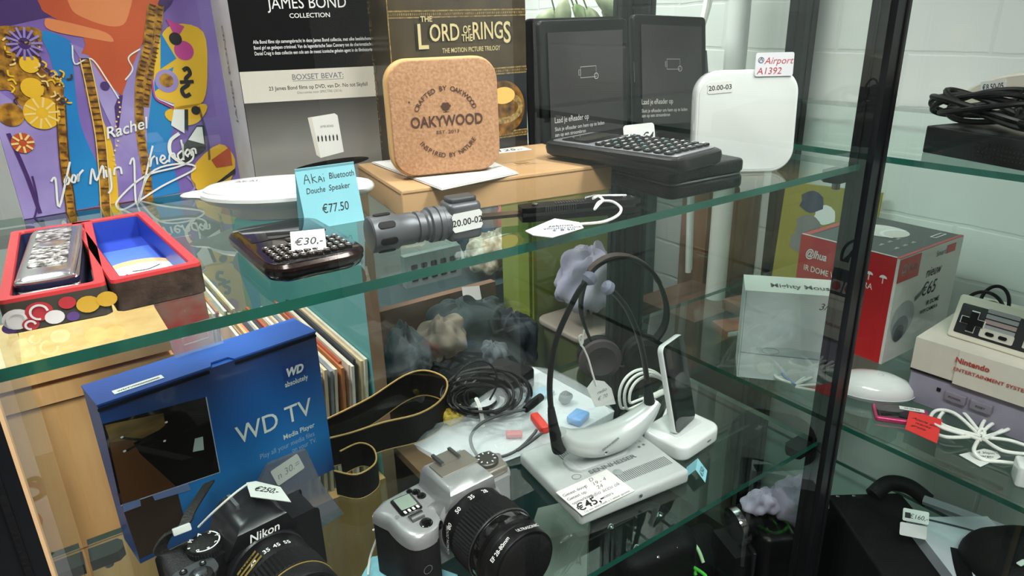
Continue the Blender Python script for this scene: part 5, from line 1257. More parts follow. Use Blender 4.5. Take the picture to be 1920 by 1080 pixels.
b = MB(); tp = lambda x, y, k=.0004: T(x, y, hD+k)
b.rect(0, lx, ly-.010, ly, tp(0, 0), REDC); b.rect(0, .004, 0, ly, tp(0, 0, .0005), WHC); b.rect(0, lx, 0, .005, tp(0, 0, .0006), REDC)
b.poly([(.105+.032*cos(k*pi/12), .085+.038*sin(k*pi/12)) for k in range(24)], tp(0, 0), WHC); b.stroke([(.105+.024*cos(k*pi/10), .062+.020*sin(k*pi/10)) for k in range(12)], .005, tp(0, 0, .0006), WINK)
for k in range(3):
    for j in range(2): b.text('wifi', tp(.040+k*.022, .025+j*.022), .0075, WINK)
b.rect(.128, .160, .018, .027, tp(0, 0), WINK); b.rect(.130, .158, .020, .025, tp(0, 0, .0006), GRC); b.build('top_print', t)

# ---- games console with a controller
NB = G(1692, 745, ZL); M = frame(NB + Vector((-.004, -.004, 0)), Vector((.06, -.995, 0)))
t = thing('games_console', 'cream and lilac grey games console with red lettering, under the game controller', 'games console', M)
CW, CDp, CH = .256, .203, .089
b = MB(); b.rbox(CW, CDp, .046, .003, CONL, .0015, T(CW/2, CDp/2+.002, 0)); b.build('lower_body', t)
b = MB(); b.prism([(0, .046), (0, .050), (.0, CH), (CDp, CH), (CDp, .046)], 0, CW, CONS, Matrix(((0, 0, 1, 0), (1, 0, 0, 0), (0, 1, 0, 0), (0, 0, 0, 1)))); b.build('upper_shell', t)
b = MB(); b.prism([(-.004, .046), (-.004, .052), (-.001, CH), (.055, CH+.0008), (.055, CH-.002), (.0, .046)], .050, CW-.010, CONS, Matrix(((0, 0, 1, 0), (1, 0, 0, 0), (0, 1, 0, 0), (0, 0, 0, 1)))); 
b.build('cartridge_door', t)
b = MB(); fc = T(.058, -.0030, .0635) @ RX(85); REDL = mat('red_lettering', '#a33a34', .5)
b.text('Nintendo', T(.048, -.0034, .0740) @ FRONT, .0095, REDL, align='LEFT', w=.036, bold=.03); b.text('ENTERTAINMENT SYSTEM', T(.048, -.0042, .0635) @ FRONT, .0062, REDL, align='LEFT', w=.078, bold=.02); b.build('door_lettering', t)
b = MB(); b.rbox(.0045, .003, .0045, .0006, BLACK, .0004, T(.036, .002, .027)); b.build('power_lamp', t)
for x, s_ in ((.054, 'POWER'), (.082, 'RESET')):
    b = MB(); b.rbox(.024, .008, .012, .002, mat('button_lilac', '#77727f', .4), .001, T(x+.002, .001, .021)); b.text(s_, T(x+.002, -.0033, .0255) @ FRONT, .004, BLACK); b.build('button', t)
b = MB(); b.box(.0, CW, -.0003, .003, .044, .047, BLACKM); b.build('seam', t)
NM = M
M = NM @ T(.022, .030, CH+.0012) @ RZ(-3) @ Matrix.Rotation(-radians(20), 4, 'X')
t = thing('game_controller', 'cream and black game controller propped up on the games console', 'game controller', M)
KW, KH, KT = .124, .054, .017
BM_ = T(KW/2, 0, KH/2) @ RX(90)
b = MB(); b.rbox(KW, KH, KT, .004, mat('controller_cream', '#d2cebf', .45, nz=(50, '#c8c4b5', .3)), .002, BM_ @ T(0, 0, -KT)); b.build('shell', t)
b = MB(); b.rbox(KW-.012, KH-.017, .0006, .002, mat('controller_black', '#1d1e20', .4), .0002, BM_ @ T(0, -.0015, 0))
b.build('face_plate', t)
fk = lambda x, z: T(x, -.0007, z) @ FRONT
b = MB(); GB_ = mat('controller_grey', '#97969a', .45)
for k in range(4): b.prism(rrect(.034, .005, .001), 0, .0003, GB_ if k != 2 else mat('controller_grey_red', '#a58d8d', .45), fk(.0515, .0425 - k*.0065))
b.prism(rrect(.036, .011, .002), 0, .0004, CONS, fk(.0515, .0155)); b.build('grey_bars', t)
b = MB(); pl = [(-.004, -.012), (.004, -.012), (.004, -.004), (.012, -.004), (.012, .004), (.004, .004), (.004, .012), (-.004, .012), (-.004, .004), (-.012, .004), (-.012, -.004), (-.004, -.004)]
b.prism([(x*1.12, y*1.12) for x, y in pl], 0, .0004, WINK, fk(.023, .0245)); b.prism(pl, .0004, .0025, BLACK, fk(.023, .0245)); b.build('direction_pad', t)
for x in (.0445, .0585):
    b = MB(); b.prism(rrect(.009, .0042, .002), .0005, .0020, BLACK, fk(x, .0155)); b.build('button', t)
for x in (.087, .106):
    b = MB(); b.prism(rrect(.016, .016, .0015), 0, .0004, CONS, fk(x, .0195)); b.build('button_plate', t)
    b = MB(); b.lathe([(.0062, .0004), (.0062, .002), (.004, .0024)], mat('button_red', '#b03a36', .3), 24, fk(x, .0195)); b.build('button', t)
M = NM @ T(.045, .080, CH + .0005)
def coil(name, label, M, rx, rz, n, r, m, seed):
    rnd = random.Random(seed); pts = []
    for i in range(n*14):
        a = i*2*pi/14; k = i/(n*14); pts.append((rx*cos(a) + rx*.4*sin(k*9), .012*sin(k*13) + .006*sin(a), max(r, rz*(1+sin(a)) + .5*rz*sin(k*7))))
    b = MB(); b.tube(spline(pts, 3), r, m, 8); return solo(b, name, label, 'cable', M)
coil('coiled_cable', 'small coil of black controller cable, behind the left end of the game controller', M @ T(.0, 0, 0), .020, .024, 3, .0022, WIREB, 1)
coil('coiled_cable', 'larger coil of black cable, behind the right end of the game controller', M @ T(.085, .01, 0), .026, .030, 4, .0022, WIREB, 2)

# ---- white mouse, small pink player, red note, white cable bundle, tag, plug
M = at(G(1632, 738, ZL), -55)
t = thing('computer_mouse', 'white oval computer mouse in front of the red carton, at the right post', 'mouse', M)
b = MB(); R = []
for k, z in ((.86, .0005), (.97, .004), (1, .009), (.96, .015), (.84, .0215), (.6, .0265), (.3, .029), (.08, .0295)): R.append([(x, y, z) for x, y in circ(.050*k, 40, .031*k)])
b.loft(R, WHITEG); b.build('shell', t)
b = MB(); b.blob((.008, .0, .0290), .004, .004, .0016, mat('ball_grey', '#c9cbcb', .2), 0); b.build('scroll_ball', t)
b = MB(); b.tube([(.0508*x, .0318*y, .0075) for x, y in circ(1, 40)], .0007, mat('pale_seam', '#c2c8cb', .3), 6, closed=True); b.build('seam', t)
a0, a1 = G(1640, 790, ZL), G(1712, 800, ZL); M = frame(a0, a1 - a0)
t = thing('pink_music_player', 'small pink music player with a dark screen, between the white mouse and the red note', 'music player', M)
PNK = mat('pink_aluminium', '#c2406f', .3, .5); 
b = MB(); b.rbox(.062, .036, .0065, .004, PNK, .002, T(.031, .018, 0)); b.build('shell', t)
b = MB(); b.rbox(.050, .029, .0005, .001, BLACKG, .0001, T(.028, .0185, .0064)); b.build('screen', t)
sticker(t, T(.044, .030, .0070) @ RZ(-4), .028, .008, '20.00-02', .005, notch=True, bold=.01)
pts = [G(*p, ZL+.0085) for p in ((1697, 805), (1757, 832), (1766, 787), (1705, 771))]; M = frame(pts[0], pts[1]-pts[0]); inv = M.inverted(); Q = [inv @ p for p in pts]
b = MB(); b.prism([(p.x, p.y) for p in Q], 0, .0005, mat('red_note_paper', '#d8332f', .7, nz=(30, '#cf2d2b', .3)))
mx, my = sum(p.x for p in Q)/4, sum(p.y for p in Q)/4
for k, s_ in enumerate(('Apple ipod', 'werkt', 'gratis')): b.text(s_, T(mx, my + .006 - .0088*k, .0008) @ RZ(6), .0072, INK, shear=.2)
solo(b, 'price_note', 'bright red paper note with dark handwriting, on the pink music player', 'price note', M)
zc = ZL + .006; o_ = G(1840, 815, zc); b = MB()
for L in ([(1835, 815), (1790, 775), (1755, 770), (1745, 790), (1775, 805), (1835, 822)], [(1838, 812), (1800, 768), (1770, 772), (1765, 795), (1838, 818)], [(1836, 818), (1780, 820), (1755, 812), (1765, 800), (1840, 825)],
          [(1836, 812), (1850, 785), (1890, 775), (1905, 788), (1890, 805), (1842, 820)], [(1838, 815), (1860, 795), (1898, 782), (1890, 800), (1845, 824)], [(1836, 822), (1826, 845), (1845, 862), (1880, 866), (1925, 872)], [(1842, 822), (1880, 845), (1930, 852)], [(1842, 820), (1890, 825), (1930, 838)]):
    b.tube([p - o_ for p in spline([G(x, y, zc + .004*sin(i*2)) for i, (x, y) in enumerate(L)], 6)], .0021, WIREW, 8)
b.tube([(.004*cos(a), .003*sin(a), .006*sin(a+1)) for a in [k*pi/6 for k in range(12)]], .0018, WIREW, 6, closed=True)
solo(b, 'charging_cable', 'bundled white charging cable right of the red note', 'cable', Matrix.Translation(o_))
pts = [G(*p, ZL+.001) for p in ((1798, 853), (1838, 876), (1876, 858), (1870, 848), (1845, 842))]; M = frame(pts[0], pts[2]-pts[0]); inv = M.inverted(); Q = [inv @ p for p in pts]
b = MB(); b.prism([(p.x, p.y) for p in Q], 0, .0006, STICK); mx, my = sum(p.x for p in Q)/5, sum(p.y for p in Q)/5
for k, s_ in enumerate(('ipod 30pin', 'charger', '€ 5')): b.text(s_, T(mx, my + .004 - .007*k, .0009) @ RZ(-2), .0058, INK, shear=.2)
solo(b, 'price_tag', 'white paper tag lying under the end of the bundled white cable', 'price tag', M)
M = at(G(1925, 905, ZL), -60); b = MB(); b.rbox(.026, .026, .024, .004, WHITEG, .002); b.cyl((-.004, 0, .024), (-.004, 0, .042), .0022, STEEL); b.cyl((.006, 0, .024), (.006, 0, .042), .0022, STEEL)
solo(b, 'mains_plug', 'white mains plug with two pins, at the right edge of the lower shelf', 'plug', M)
# white leads with a blue tie before the mouse carton
o_ = G(1492, 722, ZL+.005); b = MB()
for L in ([(1490, 722), (1520, 700), (1555, 690), (1566, 665), (1552, 650)], [(1490, 722), (1530, 705), (1575, 700)], [(1492, 724), (1535, 722), (1570, 735)], [(1490, 720), (1460, 710), (1450, 700)], [(1492, 726), (1540, 735), (1580, 748)]):
    b.tube([p - o_ for p in spline([G(x, y, ZL + .004 + .006*(i % 2)) for i, (x, y) in enumerate(L)], 6)], .0019, WIREW, 8)
b.rbox(.016, .010, .006, .002, WHITEG, .001, Matrix.Translation(G(1462, 710, ZL+.001) - o_) @ RZ(-40))
b.tube([G(x, y, ZL+z) - o_ for x, y, z in ((1445, 650, .030), (1452, 680, .018), (1470, 705, .010), (1492, 722, .006))], .0014, mat('blue_tie', '#2f6fa8', .4), 6)
solo(b, 'white_leads', 'white leads held by a blue wire tie, in front of the mouse carton', 'cable', Matrix.Translation(o_))

# ---- under the lower shelves: black cases and bags in the right cabinet
Z3 = SZ[2]
a0, a1 = G(1548, 922, -.50), G(1735, 917, -.50); M = frame(Vector((a0.x, a0.y, Z3)), a1 - a0)
t = thing('black_case', 'large black case under the lower shelf of the right cabinet, next to the post', 'case', M)
b = MB(); b.rbox(.105, .20, .16, .006, BLACKM, .004, T(.0525, -.105, 0)); b.build('case_shell', t)
for x in (.012, .035):
    b = MB(); b.lathe([(.0025, 0), (.0025, .001), (.001, .0018)], CHROME, 14, T(x, -.012, .1601)); b.build('rivet', t)
M = at(G(1790, 1040, -.482) + Vector((.03, -.01, 0)), -36); M.translation.z = Z3
t = thing('white_device_carton', 'white carton with a dark handle and black cube printed on its top', 'carton', M)
b = MB(); b.box(-.052, .052, -.07, .06, 0, .178, mat('carton_cool_white', '#b8bfc6', .4, nz=(8, '#a9b1b9', .3))); b.build('carton', t)
b = MB(); tp = lambda k=.0004: T(0, 0, .178+k)
b.stroke([(-.046, -.066), (-.033, -.030), (-.020, .000)], .018, tp(), BK); b.poly([(.000, -.045), (.018, -.035), (.026, -.050), (.010, -.066)], tp(), mat('print_charcoal', '#3a3d42', .3)); b.poly([(.000, -.045), (.018, -.035), (.016, -.018), (.0, -.026)], tp(.0006), BK)
b.stroke([(-.03, .055), (.02, .03), (.05, .0)], .004, tp(.0006), mat('print_charcoal', '#3a3d42', .3)); b.build('top_print', t)
M = at(G(1935, 1035, -.45), -30); M.translation.z = Z3
t = thing('black_round_bag', 'black rounded bag at the bottom right edge, under the lower shelf', 'bag', M)
b = MB(); b.rbox(.12, .13, .215, .045, BLACKM, .04, n=8, seg=6); b.build('bag_body', t)
b = MB(); b.rbox(.014, .006, .001, .002, STICK, .0003, T(-.03, -.02, .2151) @ RZ(20)); b.build('white_scrap', t)
M = at(G(1690, 945, Z3+.165), -35)
b = MB(); b.tube(spline([(-.03, .02, .0), (-.005, .03, .012), (.02, .022, .012), (.04, .005, 0)]), .011, BLACKM, 12)
b.tube(spline([(.03, .0, .006), (.06, -.03, .008), (.10, -.06, .004)]), .007, mat('grey_strap', '#8c9298', .5), 8)
solo(b, 'carry_handle', 'black curved carry handle on top of the black case', 'handle', M)
for k, (px, py, s_) in enumerate(((1717, 968, '€160,-'), (1712, 995, ''))):
    p = G(px, py, Z3 + .190); M = frame(p, Vector((.55, -.80, 0)), radians(35)); b = MB(); b.prism(rrect(.030, .016, .002), 0, .0005, STICK if not k else mat('grey_label', '#c2c6c6', .5), FRONT); b.text(s_ or ' ', T(.003, -.0007, -.0035) @ FRONT, .008, INK, shear=.2)
    if not k: b.poly([(-.0125, -.004), (-.006, -.004), (-.006, .003), (-.0125, .003)], T(0, -.0007, 0) @ FRONT, INK)
    solo(b, 'price_label', ['white label with €160, upper one of two below the right cabinet shelf', 'blank grey label just below the label with €160'][k], 'price label', M)
# ================================================================ bottom shelf of the middle cabinet
Z3 = SZ[2]
M = at(G(1050, 1080, -.50) * 1 + Vector((.02, .06, 0)), -20); M.translation.z = Z3
t = thing('white_carton', 'white chamfered carton on the bottom shelf, beneath the silver film camera lens', 'carton', M)
b = MB(); b.prism([(0, 0), (.062, 0), (.078, .030), (.070, .065), (.012, .062), (-.006, .030)], 0, .165, mat('carton_off_white', '#c9c8c2', .5, nz=(10, '#bdbcb6', .3))); b.build('carton', t)
M = at(G(1205, 1000, -.52), -8); M.translation.z = Z3
t = thing('black_bag', 'black bag with chrome studs on the bottom shelf, under the grey charging base', 'bag', M)
b = MB(); b.rbox(.13, .11, .15, .03, BLACKM, .02, n=7, seg=5); b.build('bag_body', t)
for x, y, z in ((-.032, -.03, .1505), (-.038, .02, .1505), (.02, -.045, .143), (-.012, -.047, .142), (.036, .008, .1500)):
    b = MB(); b.blob((0, 0, 0), .0042, .0042, .003, CHROME, 0, 1, T(x, y, z), 8); b.tube(spline([(x-.006, y, z), (x, y+.003, z+.004), (x+.006, y, z)]), .0010, CHROME, 6); b.build('stud', t)
M = at(G(1255, 1060, -.56), 15); M.translation.z = Z3
t = thing('sneaker', 'black shoe with bright green laces on the bottom shelf, at the lower edge', 'shoe', M)
b = MB(); R = []
for x, w, h in ((-.10, .022, .045), (-.085, .034, .060), (-.04, .037, .075), (.01, .036, .088), (.05, .036, .096), (.09, .034, .098), (.12, .024, .092), (.128, .012, .07)): R.append([(x, w*cos(a), max(.002, h/2 + h/2*sin(a))) for a in [k*pi/12 for k in range(24)]])
b.loft(R, BLACKM); b.build('upper', t)
GRN = mat('neon_green_lace', '#55d04a', .5)
for k in range(5):
    x = -.045 + k*.022; z = .079 + k*.006
    b = MB(); b.tube(spline([(x, -.030, z-.012), (x+.006, -.015, z+.004), (x+.014, .015, z+.006), (x+.020, .030, z-.008)]), .0026, GRN if k % 2 else mat('pale_green_lace', '#b8e6b0', .5), 8); b.build('lace', t)
b = MB(); b.tube(spline([(-.03, -.02, .092), (-.02, -.045, .098), (.01, -.05, .100), (.02, -.02, .098)]), .0024, GRN, 8); b.build('lace', t)
M = Matrix.Translation(G(1384, 985, -.52)) @ RZ(-20) 
t = thing('lens', 'black camera lens with a chrome ring on the bottom shelf, left of the black camcorder', 'lens', M)
b = MB(); dz = M.translation.z - Z3
b.lathe([(.024, 0), (.026, .002), (.026, .020), (.025, .022)], BLACK, 32, RY(80) @ T(0, 0, .004)); b.build('barrel', t)
b = MB(); b.lathe([(.0268, -.006), (.0268, .004), (.024, .0055), (.021, -.004)], CHROME, 32, RY(80)); b.build('chrome_ring', t)
b = MB(); b.box(-.02, .045, -.03, .03, -dz, -.0272, BLACKM); b.build('case_block', t)
M = at(G(1440, 1010, -.54), -30); M.translation.z = Z3
t = thing('camcorder', 'black camcorder with a cord on the bottom shelf, below a crumpled lilac cloth', 'camcorder', M)
b = MB(); b.rbox(.050, .075, .15, .012, BLACK, .008); b.build('body', t)
b = MB(); b.rbox(.006, .05, .07, .003, mat('screen_panel_black', '#202226', .2), .002, T(-.029, -.002, .05)); b.build('flip_screen', t)
b = MB(); b.tube(spline([(.02, -.03, .10), (.05, -.05, .06), (.08, -.06, .03), (.09, -.07, .004)]), .004, BLACKM, 8); b.build('cord', t)
LILC = mat('lilac_cloth', '#b4abc2', .8, nz=(20, '#8a8498', .25))
def cloth(name, label, M, rx, ry, rz, m, seed, amp=.16, cat='cloth'):
    b = MB(); b.blob((0, 0, rz), rx, ry, rz, m, amp, seed, None, 30); 
    mz = min(v.co.z for v in b.bm.verts)
    for v in b.bm.verts: v.co.z -= mz
    return solo(b, name, label, cat, M)
M = at(G(1430, 935, -.475), -20); M.translation.z = -.50
cloth('lilac_cloth', 'crumpled lilac cloth on the black camcorder, under the lower shelf', M, .027, .020, .016, LILC, 3, .2)
M = at(G(1495, 915, -.46), -50); M.translation.z = -.535
t = thing('lilac_pouch', 'folded lilac and dark pouch hanging down beside the right post, under the lower shelf', 'pouch', M)
b = MB(); b.blob((0, 0, .055), .036, .030, .030, LILC, .18, 6); b.build('pouch_top', t)
b = MB(); b.prism([(-.035, .05), (.03, .055), (.035, .02), (.01, -.06), (-.025, -.055)], -.012, .012, mat('dark_fabric', '#35333a', .7, nz=(20, '#2a292f', .3)), RX(90)); b.build('pouch_flap', t)
M = at(G(1475, 1040, -.58), -40); M.translation.z = Z3
t = thing('clear_cup', 'grey plastic cup lying at the right end of the bottom shelf', 'cup', M)
b = MB(); b.lathe([(.030, .002), (.034, .05), (.035, .09), (.033, .09), (.031, .05), (.027, .005)], mat('smoky_plastic', '#6f7a7b', .15), 28); b.build('cup_wall', t)

# ================================================================ shop floor behind the cabinet
WOOD = mat('pale_pine', '#d9ab74', .5, nz=(7, '#c99558', .22), stretch=(7, 7, .8)); WOODD = mat('pine_groove', '#8a6238', .6, nz=(20, '#7a5530', .3))
TEAL = mat('teal_board', '#4f9ea2', .5, nz=(5, '#5dabad', .3)); PLY = mat('plywood_edge', '#a5826a', .6, nz=(30, '#94735c', .3))
M = Matrix.Translation((0.16, .90, FLOORZ))
t = thing('record_bin', 'pale wooden record bin with a teal side board, behind the left half of the cabinet', 'record bin', M)
FZ = -FLOORZ
b = MB(); b.box(-.208, -.06, 0, .018, 0, FZ-.262, WOOD); b.box(-.208, -.06, -.0006, 0, FZ-.466, FZ-.4645, WOODD); b.build('front_board', t)
b = MB(); b.box(-.210, -.06, -.006, .03, FZ-.258, FZ-.236, WOOD); b.build('groove_rail', t)
b = MB(); b.box(-.212, -.06, -.010, .145, FZ-.228, FZ-.202, WOOD); b.build('top_rail', t)
b = MB(); b.box(-.06, .20, -.008, .014, 0, FZ-.555, WOOD); b.box(-.06, .20, -.008, .06, FZ-.555, FZ-.535, WOOD); b.build('low_front_board', t)
b = MB(); b.box(.201, .222, 0, .75, 0, FZ-.03, TEAL, front=PLY); b.build('side_board', t)
b = MB(); b.box(-.208, .20, .06, .74, FZ-.66, FZ-.645, WOODD); b.build('bin_floor', t)
b = MB(); b.box(-.208, -.195, .03, .75, 0, FZ-.262, WOOD); b.build('left_board', t)
cols = ['#e6dcc6', '#d8c9a8', '#efe9dc', '#c9a878', '#b8563a', '#d9c6a0', '#8a8f96', '#eadfc8', '#cdb48a', '#f0ece2', '#3a3d42', '#dcc9a6', '#c87f4a', '#e9e2d2']
cn = ['cream', 'straw', 'ivory', 'tan', 'rust red', 'buff', 'grey', 'parchment', 'sand', 'white', 'charcoal', 'beige', 'orange', 'pale cream']
ordn = ['first', 'second', 'third', 'fourth', 'fifth', 'sixth', 'seventh', 'eighth', 'ninth', 'tenth', 'eleventh', 'twelfth', 'thirteenth', 'fourteenth', 'fifteenth', 'sixteenth', 'seventeenth', 'eighteenth', 'nineteenth', 'twentieth', 'twenty-first', 'twenty-second', 'twenty-third', 'twenty-fourth']
rnd = random.Random(21)
def sleeve_row(n, x1, step, y, z, group, where):
    proto = {}
    for k in range(n):
        ci = (k*5 + k//3) % len(cols); key = ci
        if key not in proto:
            b = MB(); m = mat('sleeve_' + cn[ci].replace(' ', '_'), cols[ci], .6, nz=(30, '#%02x%02x%02x' % tuple(int(int(cols[ci][i:i+2], 16)*.86) for i in (1, 3, 5)), .3))
            b.box(-.0022, .0022, 0, .312, 0, .312, m)
            o = b.build('record_sleeve'); proto[key] = o
        else:
            o = proto[key].copy(); COL.objects.link(o)
        o.matrix_world = T(x1 - k*step, y + rnd.uniform(-.010, .010), z + rnd.uniform(-.003, .006)) @ RY(rnd.uniform(3.0, 5.0))
        o['label'] = '%s record sleeve, %s from the teal board in the %s row of the bin' % (cn[ci], ordn[k], where); o['category'] = 'record'; o['group'] = group
sleeve_row(22, .334, .0062, .918, FLOORZ+FZ-.6445, 'record sleeves in the front row of the bin', 'front')
sleeve_row(13, .232, .0058, 1.245, FLOORZ+FZ-.6445+.0, 'record sleeves in the rear row of the bin', 'rear')
for k, (px, w, m, lab) in enumerate(((262, .06, mat('sleeve_brown_white', '#b59a86', .4, nz=(16, '#e9e6e0', .2)), 'brown and white record sleeve facing front beside the pine rail'), (285, .05, mat('sleeve_plain_white', '#e4e3dd', .5), 'white record sleeve facing front, right of the brown and white one'), (345, .11, mat('sleeve_red_photo', '#c2332f', .35, nz=(9, '#a99a90', .12)), 'red and grey record sleeve facing front, left of the cream records'))):
    p = GY(px, 690, 1.07 + k*.02); b = MB(); b.box(-w/2, w/2, 0, .004, 0, .315, m); solo(b, 'record_sleeve', lab, 'record', T(p.x, p.y, -.470) @ Matrix.Rotation(-radians(8), 4, 'X'), 'record sleeves facing front in the bin')
# added box painted with the floral reflection of the cabinet's side pane
FB = mat('patterned_bag_white', '#c9c2c4', .5, nz=(9, '#9d979c', .3))
M = at((-.145, .80, FLOORZ), 4)
t = thing('patterned_bag', 'white shopping bag with red curls and green leaves, left of the record bin', 'bag', M)
b = MB(); b.box(-.20, .085, 0, .10, 0, .98, FB); b.build('bag_body', t)  # plain carrier for the painted reflection, not a bag
b = MB(); rnd = random.Random(8); RC = mat('print_curl_red', '#a92f38', .4); LG = mat('print_leaf_green', '#3f5f4a', .4); DK = mat('print_blackish', '#23242a', .4); VI = mat('print_plum', '#5a2f4a', .4)
for i in range(46):
    x, z = rnd.uniform(-.05, .08), rnd.uniform(.45, .97); r = rnd.uniform(.006, .017); m = [RC, RC, LG, DK, VI][i % 5]; a0 = rnd.uniform(0, 6)
    b.stroke([(min(max(x + r*(1-j*.06)*cos(a0 + j*.55), -.2), .083), min(z + r*(1-j*.06)*sin(a0 + j*.55), .978)) for j in range(10)], .0055, T(0, -.0004 - i*.00002, 0) @ FRONT, m)
b.build('printed_curls', t)

# clothes bin to the right of the teal board
M = Matrix.Translation((.56, 1.0, FLOORZ))
t = thing('clothes_bin', 'dark wooden bin of clothes behind the middle of the cabinet', 'bin', M)
BWD = mat('brown_board', '#7a5a42', .6, nz=(14, '#634632', .3), stretch=(1, 6, 6))
b = MB(); b.box(-.17, .16, .10, .118, 0, FZ-.345, BWD); b.build('back_board', t)
b = MB(); b.box(-.17, .16, -.20, .10, FZ-.515, FZ-.50, BWD); b.build('bin_floor', t)
b = MB(); b.box(-.17, .16, -.215, -.20, 0, FZ-.50, mat('teal_front_board', '#2a5a60', .5, nz=(5, '#24484f', .3))); b.build('front_board', t)
DKG = mat('dark_green_cloth', '#26383a', .85, nz=(14, '#1a282b', .3), bump=(60, .5)); BEI = mat('beige_cloth', '#a79c8c', .85, nz=(14, '#8a8072', .3), bump=(60, .5)); GYC = mat('grey_cloth', '#5a6468', .85, nz=(14, '#434c50', .3), bump=(60, .5)); NVC = mat('navy_cloth', '#1d2730', .85, nz=(14, '#151c24', .3))
FLZ = -.625
def pile(px, py, y, rx, ry, rz, m, seed, label, amp=.16, rot=0):
    p = GY(px, py, y); M = Matrix.Translation((p.x, p.y, p.z - rz)) @ RZ(rot) ; return cloth('garment', label, M, rx, ry, rz, m, seed, amp, 'clothing')
pile(855, 690, .985, .145, .085, .060, mat('black_green_cloth', '#18262a', .85, nz=(14, '#10191c', .3), bump=(60, .5)), 4, 'blackish green garment spread over the floor of the clothes bin', .08)
pile(865, 625, 1.00, .075, .06, .050, DKG, 14, 'dark green crumpled garment in the middle of the clothes bin')
pile(830, 640, .93, .044, .030, .034, BEI, 9, 'beige crumpled garment on the dark green one', .22)
pile(965, 640, 1.0, .040, .06, .050, NVC, 5, 'navy crumpled garment at the right of the clothes bin')
pile(765, 690, .92, .034, .05, .060, GYC, 6, 'blue grey crumpled garment by the teal board')
pile(905, 590, 1.07, .050, .026, .026, mat('slate_cloth', '#39484b', .85, nz=(30, '#2b383b', .3)), 7, 'slate striped garment draped over the back of the clothes bin')
pile(925, 670, .92, .026, .03, .022, GYC, 12, 'small grey garment in front of the navy one', .2)
p = GY(882, 556, 1.09); b = MB(); b.prism([(-.02, -.018), (.02, -.022), (.026, .016), (-.012, .022)], 0, .0008, PAPER, RX(60)); solo(b, 'paper_slip', 'white paper slip on the back edge of the clothes bin', 'paper', Matrix.Translation(p))
# things further back
PEG = mat('grey_metal', '#8d9698', .45, .3, nz=(10, '#818a8c', .3))
a0 = GY(765, 570, 1.45); a1 = GY(868, 545, 1.45)
M = Matrix.Translation((a0.x, 1.45, FLOORZ)); wP = a1.x - a0.x
t = thing('perforated_stand', 'grey perforated metal stand behind the clothes bin', 'stand', M)
zt = GY(815, 470, 1.45).z - FLOORZ
b = MB(); b.box(0, wP, 0, .02, 0, zt, PEG); b.build('panel', t)
b = MB()
for r in range(9):
    for c in range(5): b.rbox(.017, .013, .001, .003, BLACKM, .0002, T(.025 + c*(wP-.05)/4, -.0003, zt - .03 - r*.030) @ RX(90))
b.build('punched_holes', t)
p = GY(980, 520, 1.4); cloth('plush_toy', 'pink crumpled plush on the back shelf, left of the olive cabinet', T(p.x, 1.45, -.46), .06, .05, .075, mat('pink_plush', '#b34a63', .9, nz=(16, '#8f3550', .3)), 5, .18, 'toy')
p = GY(950, 560, 1.35); cloth('plush_toy', 'brown and white speckled plush in front of the pink one', T(p.x, 1.40, -.46), .075, .05, .05, mat('speckled_plush', '#8c7a66', .9, nz=(70, '#c9c0b4', .15)), 8, .18, 'toy')
p = GY(925, 545, 1.42); cloth('plush_toy', 'blue plush left of the pink one', T(p.x, 1.47, -.46), .06, .05, .08, mat('blue_plush', '#2b4a66', .9, nz=(16, '#22394f', .3)), 9, .18, 'toy')
b = MB(); b.box(.50, 1.02, 1.335, 1.55, FLOORZ, -.46, mat('dark_teal_shelf', '#22393b', .6, nz=(5, '#1b2d2f', .3))); solo(b, 'low_shelf', 'dark low shelf carrying the plush toys, behind the clothes bin', 'shelf')
OLV = mat('olive_metal', '#8d9c48', .45, nz=(6, '#7d8c3c', .3)); OLD = mat('olive_dark', '#4c5630', .5, nz=(6, '#434c2a', .3))
M = Matrix.Translation((.745, 1.02, FLOORZ))
t = thing('olive_cabinet', 'olive green metal cabinet behind the cabinet, left of the rear post', 'cabinet', M)
b = MB(); b.box(0, .225, 0, .09, 0, FZ-.10, OLV); b.build('body', t)
b = MB(); b.box(.006, .219, -.006, 0, .05, FZ-.12, OLV); b.lathe([(.008, 0), (.008, .003)], BLACKM, 20, T(.075, -.0062, FZ-.33) @ RX(90)); b.build('door', t)
b = MB(); b.lathe([(.006, 0), (.006, .012), (.004, .014)], STEEL, 16, T(.02, -.006, FZ-.55) @ RX(90)); b.build('door_knob', t)
pr_ = GY(1108, 605, .93); M = Matrix.Translation((pr_.x, .93, FLOORZ))
t = thing('olive_waste_bin', 'olive brown bin with a pale rim, under the crumpled white cloth', 'bin', M)
zr = pr_.z - FLOORZ
b = MB(); b.loft([[(x, y, z) for x, y in rrect(w, w*.8, .02)] for w, z in ((.10, 0), (.155, zr-.01), (.155, zr))], OLD); b.build('tub', t)
b = MB(); b.rbox(.168, .138, .012, .022, mat('taupe_rim', '#8f857a', .5), .004, T(0, 0, zr)); b.build('rim', t)
M = Matrix.Translation((pr_.x, .93, FLOORZ + zr + .0122)); cloth('white_cloth', 'crumpled white and lavender cloth on the olive brown bin', M, .075, .055, .058, mat('lavender_white_cloth', '#c9c9d4', .85, nz=(14, '#a49fc0', .25), bump=(50, .5)), 14, .24)
